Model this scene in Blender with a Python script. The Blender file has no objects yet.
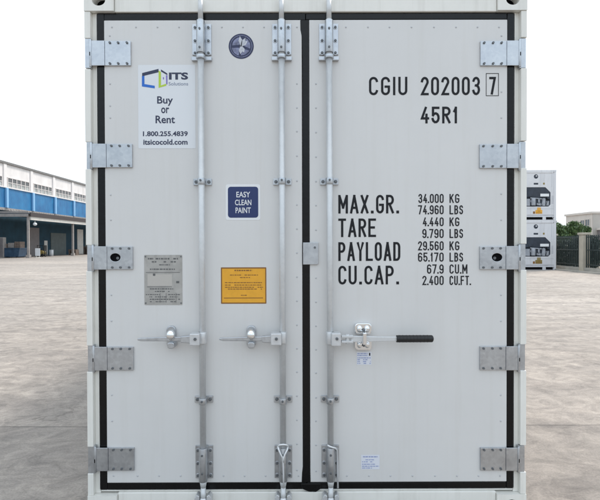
import bpy, bmesh, math, random
from mathutils import Vector, Matrix
R = math.radians
PI = math.pi
random.seed(7)
S = bpy.context.scene
C = S.collection

# ------------------------------------------------------------------ camera
CAM = Vector((-0.0404, -2.729, 1.511))
YAW, PITCH, ROLL = 0.00171, -0.0110, -0.0028
FPX = 490.0                      # focal length measured in the photograph's pixels (600 x 500)
fw = Vector((math.sin(YAW)*math.cos(PITCH), math.cos(YAW)*math.cos(PITCH), math.sin(PITCH)))
rt0 = Vector((math.cos(YAW), -math.sin(YAW), 0)); up0 = rt0.cross(fw)
rt = math.cos(ROLL)*rt0 + math.sin(ROLL)*up0
up = -math.sin(ROLL)*rt0 + math.cos(ROLL)*up0
cd = bpy.data.cameras.new('camera'); cam = bpy.data.objects.new('camera', cd); C.objects.link(cam)
m = Matrix.Identity(4)
for i in range(3):
    m[i][0], m[i][1], m[i][2], m[i][3] = rt[i], up[i], -fw[i], CAM[i]
cam.matrix_world = m
cd.sensor_fit = 'HORIZONTAL'; cd.sensor_width = 36; cd.lens = FPX/600*36
cd.clip_start = 0.05; cd.clip_end = 3000
S.camera = cam

# ------------------------------------------------------------------ sky, sun, exposure (hazy bright overcast)
SUN_EL, SUN_AZ = R(54), R(48)     # azimuth clockwise from +y seen from above: ahead and to the right, behind the big container
w = bpy.data.worlds.new('World'); S.world = w; w.use_nodes = True
nt = w.node_tree; nt.nodes.clear()
o_ = nt.nodes.new('ShaderNodeOutputWorld'); bg = nt.nodes.new('ShaderNodeBackground')
sk = nt.nodes.new('ShaderNodeTexSky'); sk.sky_type = 'NISHITA'; sk.sun_disc = False
sk.sun_elevation = SUN_EL; sk.sun_rotation = SUN_AZ; sk.dust_density = 4.0; sk.air_density = 1.0; sk.ozone_density = 1.0
tc = nt.nodes.new('ShaderNodeTexCoord')
mp = nt.nodes.new('ShaderNodeMapping'); mp.inputs['Scale'].default_value = (1, 1, 2.5)
nz = nt.nodes.new('ShaderNodeTexNoise'); nz.inputs['Scale'].default_value = 1.6; nz.inputs['Detail'].default_value = 5
cr = nt.nodes.new('ShaderNodeValToRGB')
cr.color_ramp.elements[0].position = 0.36; cr.color_ramp.elements[0].color = (6.3, 8.0, 9.0, 1)
cr.color_ramp.elements[1].position = 0.58; cr.color_ramp.elements[1].color = (10.9, 11.3, 11.7, 1)
mx = nt.nodes.new('ShaderNodeMixRGB'); mx.inputs[0].default_value = 0.80      # a thin even cloud cover over the clear sky
L = nt.links.new
L(tc.outputs['Generated'], mp.inputs[0]); L(mp.outputs[0], nz.inputs['Vector']); L(nz.outputs['Fac'], cr.inputs[0])
# the hazy sky is dimmer and greyer low down on the side away from the sun, bluer higher up there
sep = nt.nodes.new('ShaderNodeSeparateXYZ'); L(tc.outputs['Generated'], sep.inputs[0])
def mrange(src, a, b, c, d):
    q = nt.nodes.new('ShaderNodeMapRange'); L(src, q.inputs[0])
    for i, v in enumerate((a, b, c, d)): q.inputs[i+1].default_value = v
    return q.outputs[0]
away = mrange(sep.outputs['Y'], -.75, .15, 1, 0)
hr = nt.nodes.new('ShaderNodeValToRGB'); he = hr.color_ramp.elements
he[0].position = 0; he[0].color = (.60, .62, .63, 1); he[1].position = .42; he[1].color = (1.10, 1.16, 1.23, 1)
L(sep.outputs['Z'], hr.inputs[0])
tint = nt.nodes.new('ShaderNodeMixRGB'); tint.inputs[1].default_value = (1, 1, 1, 1); L(away, tint.inputs[0]); L(hr.outputs[0], tint.inputs[2])
fin = nt.nodes.new('ShaderNodeMixRGB'); fin.blend_type = 'MULTIPLY'; fin.inputs[0].default_value = 1
L(sk.outputs[0], mx.inputs[1]); L(cr.outputs[0], mx.inputs[2]); L(mx.outputs[0], fin.inputs[1]); L(tint.outputs[0], fin.inputs[2]); L(fin.outputs[0], bg.inputs[0]); L(bg.outputs[0], o_.inputs[0])
bg.inputs[1].default_value = 0.10
sd = bpy.data.lights.new('sun', 'SUN'); sd.energy = 1.95; sd.angle = R(16); sd.color = (1, .93, .86)
so = bpy.data.objects.new('sun', sd); C.objects.link(so)
sdir = Vector((math.sin(SUN_AZ)*math.cos(SUN_EL), math.cos(SUN_AZ)*math.cos(SUN_EL), math.sin(SUN_EL)))
so.rotation_euler = sdir.to_track_quat('Z', 'Y').to_euler()
S.view_settings.view_transform = 'Standard'; S.view_settings.look = 'None'
S.view_settings.exposure = 0.48; S.view_settings.gamma = 1; S.view_settings.use_curve_mapping = False

def survey(u, v, y=0.0):
    """metres (x, z) of a spot measured in the photograph at (u, v), on the upright plane standing at depth y"""
    d = fw*FPX + rt*(u-300) + up*(250-v)
    t = (y-CAM.y)/d.y
    p = CAM + d*t
    return p.x, p.z
def sx(u, v=250, y=0.0): return survey(u, v, y)[0]
def sz(v, u=306, y=0.0): return survey(u, v, y)[1]

# ------------------------------------------------------------------ materials
def mat(name, col, rough=.5, metal=0., spec=.5, vary=0., vscale=3., bump=0., bscale=60., dirt=None, coat=0.):
    m = bpy.data.materials.new(name); m.use_nodes = True
    n = m.node_tree; b = n.nodes['Principled BSDF']
    b.inputs['Roughness'].default_value = rough; b.inputs['Metallic'].default_value = metal
    b.inputs['Specular IOR Level'].default_value = spec
    b.inputs['Base Color'].default_value = (*col, 1)
    if coat: b.inputs['Coat Weight'].default_value = coat; b.inputs['Coat Roughness'].default_value = .15
    t = n.nodes.new('ShaderNodeTexCoord')
    if vary:
        z = n.nodes.new('ShaderNodeTexNoise'); z.inputs['Scale'].default_value = vscale; z.inputs['Detail'].default_value = 6; z.inputs['Roughness'].default_value = .65
        r = n.nodes.new('ShaderNodeValToRGB')
        r.color_ramp.elements[0].position = .3; r.color_ramp.elements[1].position = .7
        r.color_ramp.elements[0].color = (*[c*(1-vary) for c in (dirt or col)], 1)
        r.color_ramp.elements[1].color = (*[min(1, c*(1+vary*.6)) for c in col], 1)
        n.links.new(t.outputs['Object'], z.inputs['Vector']); n.links.new(z.outputs['Fac'], r.inputs[0]); n.links.new(r.outputs[0], b.inputs['Base Color'])
        rr = n.nodes.new('ShaderNodeMapRange'); rr.inputs[3].default_value = max(.03, rough-.12); rr.inputs[4].default_value = min(1, rough+.12)
        n.links.new(z.outputs['Fac'], rr.inputs[0]); n.links.new(rr.outputs[0], b.inputs['Roughness'])
    if bump:
        z2 = n.nodes.new('ShaderNodeTexNoise'); z2.inputs['Scale'].default_value = bscale; z2.inputs['Detail'].default_value = 3
        bp = n.nodes.new('ShaderNodeBump'); bp.inputs['Strength'].default_value = bump; bp.inputs['Distance'].default_value = .01
        n.links.new(t.outputs['Object'], z2.inputs['Vector']); n.links.new(z2.outputs['Fac'], bp.inputs['Height']); n.links.new(bp.outputs[0], b.inputs['Normal'])
    return m

def streak(m, amount, scale=(22, 22, .9)):
    """faint rain-washed grime running down a painted surface, with a few scuffs"""
    n = m.node_tree; b = n.nodes['Principled BSDF']; src = b.inputs['Base Color'].links[0].from_socket
    t = n.nodes.new('ShaderNodeTexCoord'); last = src
    for sc, lo, hi, dk in ((scale, .50, .72, 1-amount), ((3, 3, 3), .60, .78, 1-amount*.9), ((70, 70, 9), .66, .80, 1-amount*1.1)):
        mp = n.nodes.new('ShaderNodeMapping'); mp.inputs['Scale'].default_value = sc
        z = n.nodes.new('ShaderNodeTexNoise'); z.inputs['Scale'].default_value = 1; z.inputs['Detail'].default_value = 7; z.inputs['Roughness'].default_value = .65
        r = n.nodes.new('ShaderNodeValToRGB'); r.color_ramp.elements[0].position = lo; r.color_ramp.elements[1].position = hi
        r.color_ramp.elements[0].color = (1, 1, 1, 1); r.color_ramp.elements[1].color = (dk, dk*.995, dk*.985, 1)
        x = n.nodes.new('ShaderNodeMixRGB'); x.blend_type = 'MULTIPLY'; x.inputs[0].default_value = 1
        n.links.new(t.outputs['Object'], mp.inputs[0]); n.links.new(mp.outputs[0], z.inputs['Vector']); n.links.new(z.outputs['Fac'], r.inputs[0])
        n.links.new(last, x.inputs[1]); n.links.new(r.outputs[0], x.inputs[2]); last = x.outputs[0]
    n.links.new(last, b.inputs['Base Color'])

def galv_mat(name, lo, hi, metal=1., rough=.36, vor=70):
    """hot-dip zinc: mottled spangle, semi-dull"""
    m = bpy.data.materials.new(name); m.use_nodes = True
    n = m.node_tree; b = n.nodes['Principled BSDF']
    b.inputs['Metallic'].default_value = metal
    t = n.nodes.new('ShaderNodeTexCoord')
    v = n.nodes.new('ShaderNodeTexVoronoi'); v.inputs['Scale'].default_value = vor
    z = n.nodes.new('ShaderNodeTexNoise'); z.inputs['Scale'].default_value = 14; z.inputs['Detail'].default_value = 6
    a = n.nodes.new('ShaderNodeMixRGB'); a.inputs[0].default_value = .75
    r = n.nodes.new('ShaderNodeValToRGB')
    r.color_ramp.elements[0].position = .25; r.color_ramp.elements[1].position = .75
    r.color_ramp.elements[0].color = (*lo, 1); r.color_ramp.elements[1].color = (*hi, 1)
    n.links.new(t.outputs['Object'], v.inputs['Vector']); n.links.new(t.outputs['Object'], z.inputs['Vector'])
    n.links.new(v.outputs['Color'], a.inputs[1]); n.links.new(z.outputs['Fac'], a.inputs[2])
    n.links.new(a.outputs[0], r.inputs[0]); n.links.new(r.outputs[0], b.inputs['Base Color'])
    rr = n.nodes.new('ShaderNodeMapRange'); rr.inputs[3].default_value = rough-.1; rr.inputs[4].default_value = rough+.15
    n.links.new(a.outputs[0], rr.inputs[0]); n.links.new(rr.outputs[0], b.inputs['Roughness'])
    return m

M = {}
M['door'] = mat('door_paint', (.675, .667, .655), .38, vary=.04, vscale=1.3, bump=.035, bscale=3.5)
M['frame'] = mat('frame_paint', (.80, .785, .735), .42, vary=.05, vscale=4, bump=.05, bscale=30)
M['rivet'] = mat('rivet_shaded', (.50, .51, .52), .4)  # door paint made greyer, the shading of the small domes put into the colour
M['rubber'] = mat('black_rubber', (.0035, .0035, .004), .26, spec=.30, vary=.25, vscale=9, bump=.12, bscale=25)
M['galv'] = galv_mat('galvanised_steel', (.43, .45, .48), (.60, .62, .64))
M['rod'] = galv_mat('galvanised_tube', (.57, .58, .585), (.66, .67, .675), .30, .36, 90)
M['chrome'] = mat('bright_zinc', (.86, .87, .88), .14, 1.)
M['bolt'] = mat('bolt_dark', (.16, .17, .18), .5, .6, vary=.3, vscale=90)
M['hub'] = mat('zinc_casting', (.66, .67, .68), .4, .5, vary=.1, vscale=40)
M['grip'] = mat('black_grip', (.010, .010, .011), .45, vary=.2, vscale=60)
M['hole'] = mat('hollow_shade', (.004, .004, .005), .8, spec=.1)
M['ink'] = mat('black_vinyl', (.013, .014, .017), .6, spec=.25)
M['sticker'] = mat('sticker_white', (.73, .75, .775), .33)
M['navy'] = mat('navy_vinyl', (.016, .032, .125), .35)
M['navytext'] = mat('dark_navy_print', (.025, .032, .075), .4)
M['greyprint'] = mat('grey_print', (.25, .29, .38), .5)
M['blueprint'] = mat('pale_blue_print', (.30, .35, .56), .5)
M['white'] = mat('white_print', (.78, .79, .80), .4)
M['blue'] = mat('logo_blue', (.015, .14, .56), .4)
M['green'] = mat('logo_green', (.45, .62, .05), .4)
M['purple'] = mat('logo_purple', (.20, .16, .50), .4)
M['violet'] = mat('emblem_dark', (.022, .028, .085), .4, vary=.3, vscale=60)
M['lilac'] = mat('emblem_lilac', (.22, .235, .37), .4, vary=.6, vscale=38)
M['petal'] = mat('emblem_pale', (.56, .58, .64), .4, vary=.3, vscale=50)
M['plate'] = galv_mat('engraved_plate', (.33, .32, .30), (.47, .455, .43), .25, .45, 40)
M['plateblank'] = mat('plate_blank', (.50, .475, .44), .4, .15)
M['etch'] = mat('etched_print', (.12, .12, .12), .6)
M['orange'] = mat('orange_vinyl', (.80, .39, .03), .38, vary=.08, vscale=25)
M['brown'] = mat('brown_print', (.24, .105, .022), .5)
M['label'] = mat('label_white', (.70, .72, .78), .35)
M['cable'] = mat('bright_cable', (.74, .75, .76), .35, .35)
M['pale_wall'] = mat('cream_wall', (.80, .77, .755), .7, vary=.12, vscale=.5, bump=.05, bscale=2)
M['coping'] = mat('grey_coping', (.19, .185, .18), .6, vary=.2, vscale=2)
M['glass_dark'] = mat('window_glass', (.10, .105, .11), .15, vary=.5, vscale=.9)
M['glass_pale'] = mat('window_blind', (.40, .42, .41), .3, vary=.45, vscale=1.1)
M['winframe'] = mat('window_frame', (.62, .58, .56), .5)
M['skyblue'] = mat('pale_blue_pipe', (.22, .46, .72), .4)
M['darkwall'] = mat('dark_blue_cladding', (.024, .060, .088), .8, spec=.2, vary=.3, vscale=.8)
M['beam'] = mat('pale_steel', (.58, .56, .52), .5, vary=.15, vscale=2)
M['beige'] = mat('dusty_beige', (.34, .31, .29), .6, vary=.25, vscale=2)
M['darkgutter'] = mat('brown_gutter', (.045, .035, .035), .6)
M['canroof'] = mat('canopy_sheet', (.12, .13, .14), .5)
M['pinkdoor'] = mat('faded_door', (.20, .18, .18), .7, vary=.2, vscale=1)
M['greendoor'] = mat('grey_green_shutter', (.10, .125, .125), .7, vary=.25, vscale=1.2)
M['skip'] = mat('skip_blue', (.035, .075, .13), .5, vary=.3, vscale=2)
M['timber'] = mat('old_timber', (.20, .15, .12), .8, vary=.35, vscale=5)
M['cloth'] = mat('dusty_sacks', (.30, .27, .25), .9, vary=.3, vscale=4)
M['yellow'] = mat('faded_yellow', (.27, .20, .06), .5, vary=.2, vscale=4)
M['boxwhite'] = mat('white_board', (.66, .68, .70), .5)
M['tyre'] = mat('tyre_black', (.015, .015, .015), .7)
M['unit'] = mat('white_container_paint', (.70, .70, .72), .45, vary=.05, vscale=2)
M['unitdark'] = mat('machinery_dark', (.035, .045, .065), .5, vary=.4, vscale=3)
M['unitgrey'] = mat('machinery_grey', (.36, .38, .42), .45, vary=.3, vscale=5)
M['pillar'] = mat('beige_render', (.50, .45, .37), .8, vary=.15, vscale=2)
M['rail'] = mat('dark_green_rail', (.030, .044, .044), .5)
M['kerb'] = mat('kerb_stone', (.42, .40, .36), .8, vary=.25, vscale=2)
M['house'] = mat('cream_render', (.62, .57, .52), .8, vary=.07, vscale=.5)
M['house_shade'] = mat('cream_render_shaded', (.46, .43, .39), .8, vary=.07, vscale=.5)  # darker copy of the cream render, the front wall's shade put into the colour
M['houseglass'] = mat('house_glass', (.10, .12, .14), .15, vary=.3, vscale=.6)
M['bark'] = mat('bark', (.10, .075, .055), .9, vary=.3, vscale=6)
M['stone'] = mat('dark_stone', (.05, .045, .042), .8)

def clad_mat():
    m = bpy.data.materials.new('blue_cladding'); m.use_nodes = True
    n = m.node_tree; b = n.nodes['Principled BSDF']; b.inputs['Roughness'].default_value = .5
    t = n.nodes.new('ShaderNodeTexCoord')
    wv = n.nodes.new('ShaderNodeTexWave'); wv.bands_direction = 'Y'; wv.inputs['Scale'].default_value = 1.2; wv.inputs['Distortion'].default_value = 0
    z = n.nodes.new('ShaderNodeTexNoise'); z.inputs['Scale'].default_value = .7; z.inputs['Detail'].default_value = 5
    r = n.nodes.new('ShaderNodeValToRGB')
    r.color_ramp.elements[0].position = .3; r.color_ramp.elements[0].color = (.014, .135, .33, 1)
    r.color_ramp.elements[1].position = .7; r.color_ramp.elements[1].color = (.026, .215, .45, 1)
    bp = n.nodes.new('ShaderNodeBump'); bp.inputs['Strength'].default_value = .5; bp.inputs['Distance'].default_value = .05
    n.links.new(t.outputs['Object'], wv.inputs['Vector']); n.links.new(t.outputs['Object'], z.inputs['Vector'])
    n.links.new(z.outputs['Fac'], r.inputs[0]); n.links.new(r.outputs[0], b.inputs['Base Color'])
    n.links.new(wv.outputs['Fac'], bp.inputs['Height']); n.links.new(bp.outputs[0], b.inputs['Normal'])
    return m
M['bluewall'] = clad_mat()

def leaf_mat(name, a, bcol):
    m = bpy.data.materials.new(name); m.use_nodes = True
    n = m.node_tree; b = n.nodes['Principled BSDF']; b.inputs['Roughness'].default_value = .55
    g = n.nodes.new('ShaderNodeNewGeometry')
    r = n.nodes.new('ShaderNodeValToRGB'); r.color_ramp.elements[0].color = (*a, 1); r.color_ramp.elements[1].color = (*bcol, 1)
    n.links.new(g.outputs['Random Per Island'], r.inputs[0]); n.links.new(r.outputs[0], b.inputs['Base Color'])
    return m
M['leaf'] = leaf_mat('leaf_green', (.035, .075, .026), (.125, .20, .075))
M['leafdark'] = leaf_mat('leaf_dark', (.020, .036, .030), (.075, .105, .080))

def concrete_mat():
    m = bpy.data.materials.new('yard_concrete'); m.use_nodes = True
    n = m.node_tree; N = n.nodes.new; K = n.links.new
    b = n.nodes['Principled BSDF']; b.inputs['Specular IOR Level'].default_value = .35
    t = N('ShaderNodeTexCoord')
    def noise(scale, sc, detail=6, rough=.6, dist=0.):
        mp = N('ShaderNodeMapping'); mp.inputs['Scale'].default_value = sc
        z = N('ShaderNodeTexNoise'); z.inputs['Scale'].default_value = scale; z.inputs['Detail'].default_value = detail
        z.inputs['Roughness'].default_value = rough; z.inputs['Distortion'].default_value = dist
        K(t.outputs['Object'], mp.inputs[0]); K(mp.outputs[0], z.inputs['Vector']); return z
    def ramp(src, p0, c0, p1, c1):
        r = N('ShaderNodeValToRGB'); e = r.color_ramp.elements
        e[0].position = p0; e[0].color = (*c0, 1); e[1].position = p1; e[1].color = (*c1, 1)
        K(src, r.inputs[0]); return r
    def mix(kind, fac, a, c):
        x = N('ShaderNodeMixRGB'); x.blend_type = kind
        if isinstance(fac, float): x.inputs[0].default_value = fac
        else: K(fac, x.inputs[0])
        for i, s in ((1, a), (2, c)):
            if isinstance(s, tuple): x.inputs[i].default_value = (*s, 1)
            else: K(s, x.inputs[i])
        return x
    def mth(op, a, c=None):
        x = N('ShaderNodeMath'); x.operation = op
        for i, s in ((0, a), (1, c)):
            if s is None: continue
            if isinstance(s, (int, float)): x.inputs[i].default_value = s
            else: K(s, x.inputs[i])
        return x.outputs[0]
    big = noise(.28, (1, 1, 1), 7, .62, 1.0)
    base = ramp(big.outputs['Fac'], .30, (.365, .325, .286), .70, (.465, .416, .371))
    # wheel smears and washed-out silt, drawn out along the yard
    sm = noise(.8, (.6, 1.5, 1), 8, .66, 1.1)
    smr = ramp(sm.outputs['Fac'], .38, (.85, .85, .855), .62, (1.07, 1.068, 1.065))
    c1 = mix('MULTIPLY', .85, base.outputs[0], smr.outputs[0])
    fine = noise(4.2, (1, 1.2, 1), 10, .76, .9)
    fr = ramp(fine.outputs['Fac'], .36, (.66, .66, .665), .64, (1.20, 1.195, 1.19))
    c2 = mix('MULTIPLY', .95, c1.outputs[0], fr.outputs[0])
    grit = noise(75., (1, 1, 1), 4, .7)
    gr = ramp(grit.outputs['Fac'], .32, (.72, .72, .72), .68, (1.2, 1.2, 1.2))
    c3 = mix('MULTIPLY', .7, c2.outputs[0], gr.outputs[0])
    # thin dark swirls of tyre marks
    wv = N('ShaderNodeTexWave'); wv.inputs['Scale'].default_value = .16; wv.inputs['Distortion'].default_value = 9.; wv.inputs['Detail'].default_value = 3; wv.inputs['Detail Scale'].default_value = .6
    wv.bands_direction = 'Y'
    K(t.outputs['Object'], wv.inputs['Vector'])
    wr = ramp(wv.outputs['Fac'], .0, (.74, .74, .75), .09, (1, 1, 1))
    c4 = mix('MULTIPLY', .55, c3.outputs[0], wr.outputs[0])
    # hairline cracks and scuffs wandering over the slabs
    cn = noise(.9, (1, 1, 1), 5, .65); cv = N('ShaderNodeVectorMath'); cv.operation = 'MULTIPLY_ADD'
    K(cn.outputs['Color'], cv.inputs[0]); cv.inputs[1].default_value = (1.6, 1.6, 0); K(t.outputs['Object'], cv.inputs[2])
    vo = N('ShaderNodeTexVoronoi'); vo.feature = 'DISTANCE_TO_EDGE'; vo.inputs['Scale'].default_value = .55; K(cv.outputs[0], vo.inputs['Vector'])
    vr = ramp(vo.outputs['Distance'], .0, (.62, .61, .60), .012, (1, 1, 1))
    cm = noise(.5, (1, 1, 1), 3); cmr = ramp(cm.outputs['Fac'], .46, (0, 0, 0), .60, (.8, .8, .8))
    c4 = mix('MULTIPLY', cmr.outputs[0], c4.outputs[0], vr.outputs[0])
    sc = noise(2.4, (.8, 1.4, 1), 9, .78, 1.6); scr = ramp(sc.outputs['Fac'], .52, (1, 1, 1), .66, (1.22, 1.21, 1.19))
    c4 = mix('MULTIPLY', 1., c4.outputs[0], scr.outputs[0])
    sd_ = noise(1.7, (.7, 1.5, 1), 9, .76, 1.4); sdr = ramp(sd_.outputs['Fac'], .34, (.70, .70, .71), .46, (1, 1, 1))
    c4 = mix('MULTIPLY', .75, c4.outputs[0], sdr.outputs[0])
    # slabs: each pour a touch different, thin dark joints between them
    sp = N('ShaderNodeSeparateXYZ'); K(t.outputs['Object'], sp.inputs[0])
    wob = noise(1.5, (1, 1, 1), 4); wo = mth('MULTIPLY', mth('SUBTRACT', wob.outputs['Fac'], .5), .05)
    yy = mth('DIVIDE', mth('ADD', mth('ADD', sp.outputs['Y'], wo), -1.34+50*6.), 6.)
    xx = mth('DIVIDE', mth('ADD', mth('ADD', sp.outputs['X'], wo), 11.+50*22.), 22.)
    cmb = N('ShaderNodeCombineXYZ'); K(mth('FLOOR', xx), cmb.inputs[0]); K(mth('FLOOR', yy), cmb.inputs[1])
    wn = N('ShaderNodeTexWhiteNoise'); wn.noise_dimensions = '2D'; K(cmb.outputs[0], wn.inputs['Vector'])
    sl = ramp(wn.outputs['Value'], 0, (.86, .865, .87), 1, (1.06, 1.05, 1.04))
    c5 = mix('MULTIPLY', 1., c4.outputs[0], sl.outputs[0])
    def joint(src, size):
        f = mth('FRACT', src); d = mth('MINIMUM', f, mth('SUBTRACT', 1., f)); d = mth('MULTIPLY', d, size)
        mr = N('ShaderNodeMapRange'); K(d, mr.inputs[0]); mr.inputs[1].default_value = .003; mr.inputs[2].default_value = .011; mr.inputs[3].default_value = .42; mr.inputs[4].default_value = 1.
        return mr.outputs[0]
    j = mth('MULTIPLY', joint(yy, 6.), joint(xx, 22.))
    c6 = mix('MULTIPLY', 1., c5.outputs[0], (1, 1, 1)); K(j, c6.inputs[2])
    # slab rows darken toward the camera: the fall-off of light put into the colour
    near_shade = N('ShaderNodeMapRange'); K(mth('ADD', sp.outputs['Y'], wo), near_shade.inputs[0])
    near_shade.inputs[1].default_value = 1.33; near_shade.inputs[2].default_value = 1.35; near_shade.inputs[3].default_value = .93; near_shade.inputs[4].default_value = 1.
    mid_shade = N('ShaderNodeMapRange'); K(mth('ADD', sp.outputs['Y'], wo), mid_shade.inputs[0])
    mid_shade.inputs[1].default_value = 7.33; mid_shade.inputs[2].default_value = 7.35; mid_shade.inputs[3].default_value = .89; mid_shade.inputs[4].default_value = 1.
    far_shade = N('ShaderNodeMapRange'); K(mth('ADD', sp.outputs['Y'], wo), far_shade.inputs[0])
    far_shade.inputs[1].default_value = 13.33; far_shade.inputs[2].default_value = 13.35; far_shade.inputs[3].default_value = .95; far_shade.inputs[4].default_value = 1.
    c7 = mix('MULTIPLY', 1., c6.outputs[0], (1, 1, 1)); K(mth('MULTIPLY', far_shade.outputs[0], mth('MULTIPLY', near_shade.outputs[0], mid_shade.outputs[0])), c7.inputs[2])
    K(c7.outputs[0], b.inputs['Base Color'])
    rr = N('ShaderNodeMapRange'); rr.inputs[3].default_value = .55; rr.inputs[4].default_value = .9
    K(sm.outputs['Fac'], rr.inputs[0]); K(rr.outputs[0], b.inputs['Roughness'])
    bp = N('ShaderNodeBump'); bp.inputs['Strength'].default_value = .35; bp.inputs['Distance'].default_value = .01
    hh = mth('ADD', fine.outputs['Fac'], mth('MULTIPLY', grit.outputs['Fac'], .3)); hh = mth('MULTIPLY', hh, j)
    K(hh, bp.inputs['Height']); K(bp.outputs[0], b.inputs['Normal'])
    return m
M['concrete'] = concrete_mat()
streak(M['door'], .03); streak(M['frame'], .10); streak(M['unit'], .16, (9, 9, .6)); streak(M['pale_wall'], .16, (1.2, 1.2, .12)); streak(M['house'], .12, (2, 2, .2))

# ------------------------------------------------------------------ mesh helpers
def box(bm, x0, x1, y0, y1, z0, z1, mi=0):
    vs = [bm.verts.new((x, y, z)) for x in (x0, x1) for y in (y0, y1) for z in (z0, z1)]
    for f in ((0,1,3,2), (4,6,7,5), (0,4,5,1), (2,3,7,6), (0,2,6,4), (1,5,7,3)):
        bm.faces.new([vs[i] for i in f]).material_index = mi
def prism(bm, pts, y0, y1, mi=0):
    """outline in (x, z), extruded from y0 (front) to y1 (back)"""
    a = sum(pts[i][0]*pts[(i+1) % len(pts)][1]-pts[(i+1) % len(pts)][0]*pts[i][1] for i in range(len(pts)))
    if a < 0: pts = pts[::-1]
    f = [bm.verts.new((x, y0, z)) for x, z in pts]; b = [bm.verts.new((x, y1, z)) for x, z in pts]
    bm.faces.new(f).material_index = mi; bm.faces.new(b[::-1]).material_index = mi
    n = len(pts)
    for i in range(n):
        bm.faces.new((f[i], b[i], b[(i+1) % n], f[(i+1) % n])).material_index = mi
def cyl(bm, p0, p1, r0, r1=None, n=20, mi=0, smooth=True):
    r1 = r0 if r1 is None else r1
    p0, p1 = Vector(p0), Vector(p1); d = (p1-p0).normalized()
    q = d.to_track_quat('Z', 'Y')
    a, b = [], []
    for i in range(n):
        t = 2*PI*i/n; o = Vector((math.cos(t), math.sin(t), 0))
        a.append(bm.verts.new(p0+q @ (o*r0))); b.append(bm.verts.new(p1+q @ (o*r1)))
    for i in range(n):
        f = bm.faces.new((a[i], a[(i+1) % n], b[(i+1) % n], b[i])); f.material_index = mi; f.smooth = smooth
    bm.faces.new(a[::-1]).material_index = mi; bm.faces.new(b).material_index = mi
def ball(bm, c, rx, ry, rz, mi=0, seg=16):
    r = bmesh.ops.create_uvsphere(bm, u_segments=seg, v_segments=max(6, seg//2), radius=1, matrix=Matrix.Translation(c) @ Matrix.Diagonal((rx, ry, rz, 1)))
    for v in r['verts']:
        for f in v.link_faces: f.smooth = True; f.material_index = mi
def tube(bm, pts, r, n=8, mi=0):
    pts = [Vector(p) for p in pts]; rings = []
    for i, p in enumerate(pts):
        d = (pts[min(i+1, len(pts)-1)]-pts[max(i-1, 0)]).normalized()
        q = d.to_track_quat('Z', 'Y')
        rings.append([bm.verts.new(p+q @ Vector((math.cos(2*PI*k/n)*r, math.sin(2*PI*k/n)*r, 0))) for k in range(n)])
    for a, b in zip(rings, rings[1:]):
        # match the nearest vertex so that rings do not twist
        k0 = min(range(n), key=lambda k: (b[k].co-a[0].co).length)
        for k in range(n):
            f = bm.faces.new((a[k], a[(k+1) % n], b[(k+1+k0) % n], b[(k+k0) % n])); f.smooth = True; f.material_index = mi
    bm.faces.new(rings[0][::-1]).material_index = mi; bm.faces.new(rings[-1]).material_index = mi
def sheet(bm, pts, y, mi=0):
    a = sum(pts[i][0]*pts[(i+1) % len(pts)][1]-pts[(i+1) % len(pts)][0]*pts[i][1] for i in range(len(pts)))
    if a < 0: pts = pts[::-1]
    bm.faces.new([bm.verts.new((x, y, z)) for x, z in pts]).material_index = mi
def ribbon(bm, pts, t, y, mi=0, closed=False):
    """a stroke of width t lying in the upright plane at depth y, mitred at its corners"""
    P = [Vector(p) for p in pts]; n = len(P); ls, rs = [], []
    for i in range(n):
        a = P[(i-1) % n] if (closed or i > 0) else None
        c = P[(i+1) % n] if (closed or i < n-1) else None
        d0 = (P[i]-a).normalized() if a is not None else None
        d1 = (c-P[i]).normalized() if c is not None else None
        d0 = d0 or d1; d1 = d1 or d0
        n0 = Vector((-d0.y, d0.x)); n1 = Vector((-d1.y, d1.x)); mm = n0+n1
        mm = mm.normalized() if mm.length > 1e-6 else n0
        k = min(1/max(mm.dot(n0), .35), 1.9)
        ls.append(bm.verts.new((P[i].x+mm.x*t/2*k, y, P[i].y+mm.y*t/2*k))); rs.append(bm.verts.new((P[i].x-mm.x*t/2*k, y, P[i].y-mm.y*t/2*k)))
    for i in range(n if closed else n-1):
        j = (i+1) % n
        bm.faces.new((rs[i], rs[j], ls[j], ls[i])).material_index = mi
def disc_pts(cx, cz, rx, rz=None, n=28):
    rz = rx if rz is None else rz
    return [(cx+rx*math.cos(2*PI*i/n), cz+rz*math.sin(2*PI*i/n)) for i in range(n)]
def round_rect(x0, x1, z0, z1, r, n=5):
    pts = []
    for cx, cz, a0 in ((x1-r, z1-r, 0), (x0+r, z1-r, 90), (x0+r, z0+r, 180), (x1-r, z0+r, 270)):
        for i in range(n+1):
            a = R(a0+90*i/n); pts.append((cx+r*math.cos(a), cz+r*math.sin(a)))
    return pts
def obj(name, bm, mats, parent=None, bevel=0., loc=None, seg=2):
    me = bpy.data.meshes.new(name); bm.normal_update(); bm.to_mesh(me); bm.free()
    for k in (mats if isinstance(mats, (list, tuple)) else [mats]): me.materials.append(M[k])
    o = bpy.data.objects.new(name, me); C.objects.link(o)
    if parent: o.parent = parent
    if loc: o.location = loc
    if bevel:
        b = o.modifiers.new('bevel', 'BEVEL'); b.width = bevel; b.segments = seg; b.limit_method = 'ANGLE'; b.angle_limit = R(40); b.harden_normals = False
    return o
def dup(o, parent, loc=None):
    c = o.copy(); C.objects.link(c); c.parent = parent
    if loc: c.location = loc
    return c
def tag(o, label, cat, group=None):
    o['label'] = label; o['category'] = cat
    if group: o['group'] = group
    return o
def thing(name, label, cat, loc=(0, 0, 0), group=None):
    o = bpy.data.objects.new(name, None); C.objects.link(o); o.location = loc; o.empty_display_size = .3
    return tag(o, label, cat, group)
def struct(name, bm, mats):
    o = obj(name, bm, mats); o['kind'] = 'structure'; return o
BM = bmesh.new

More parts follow.
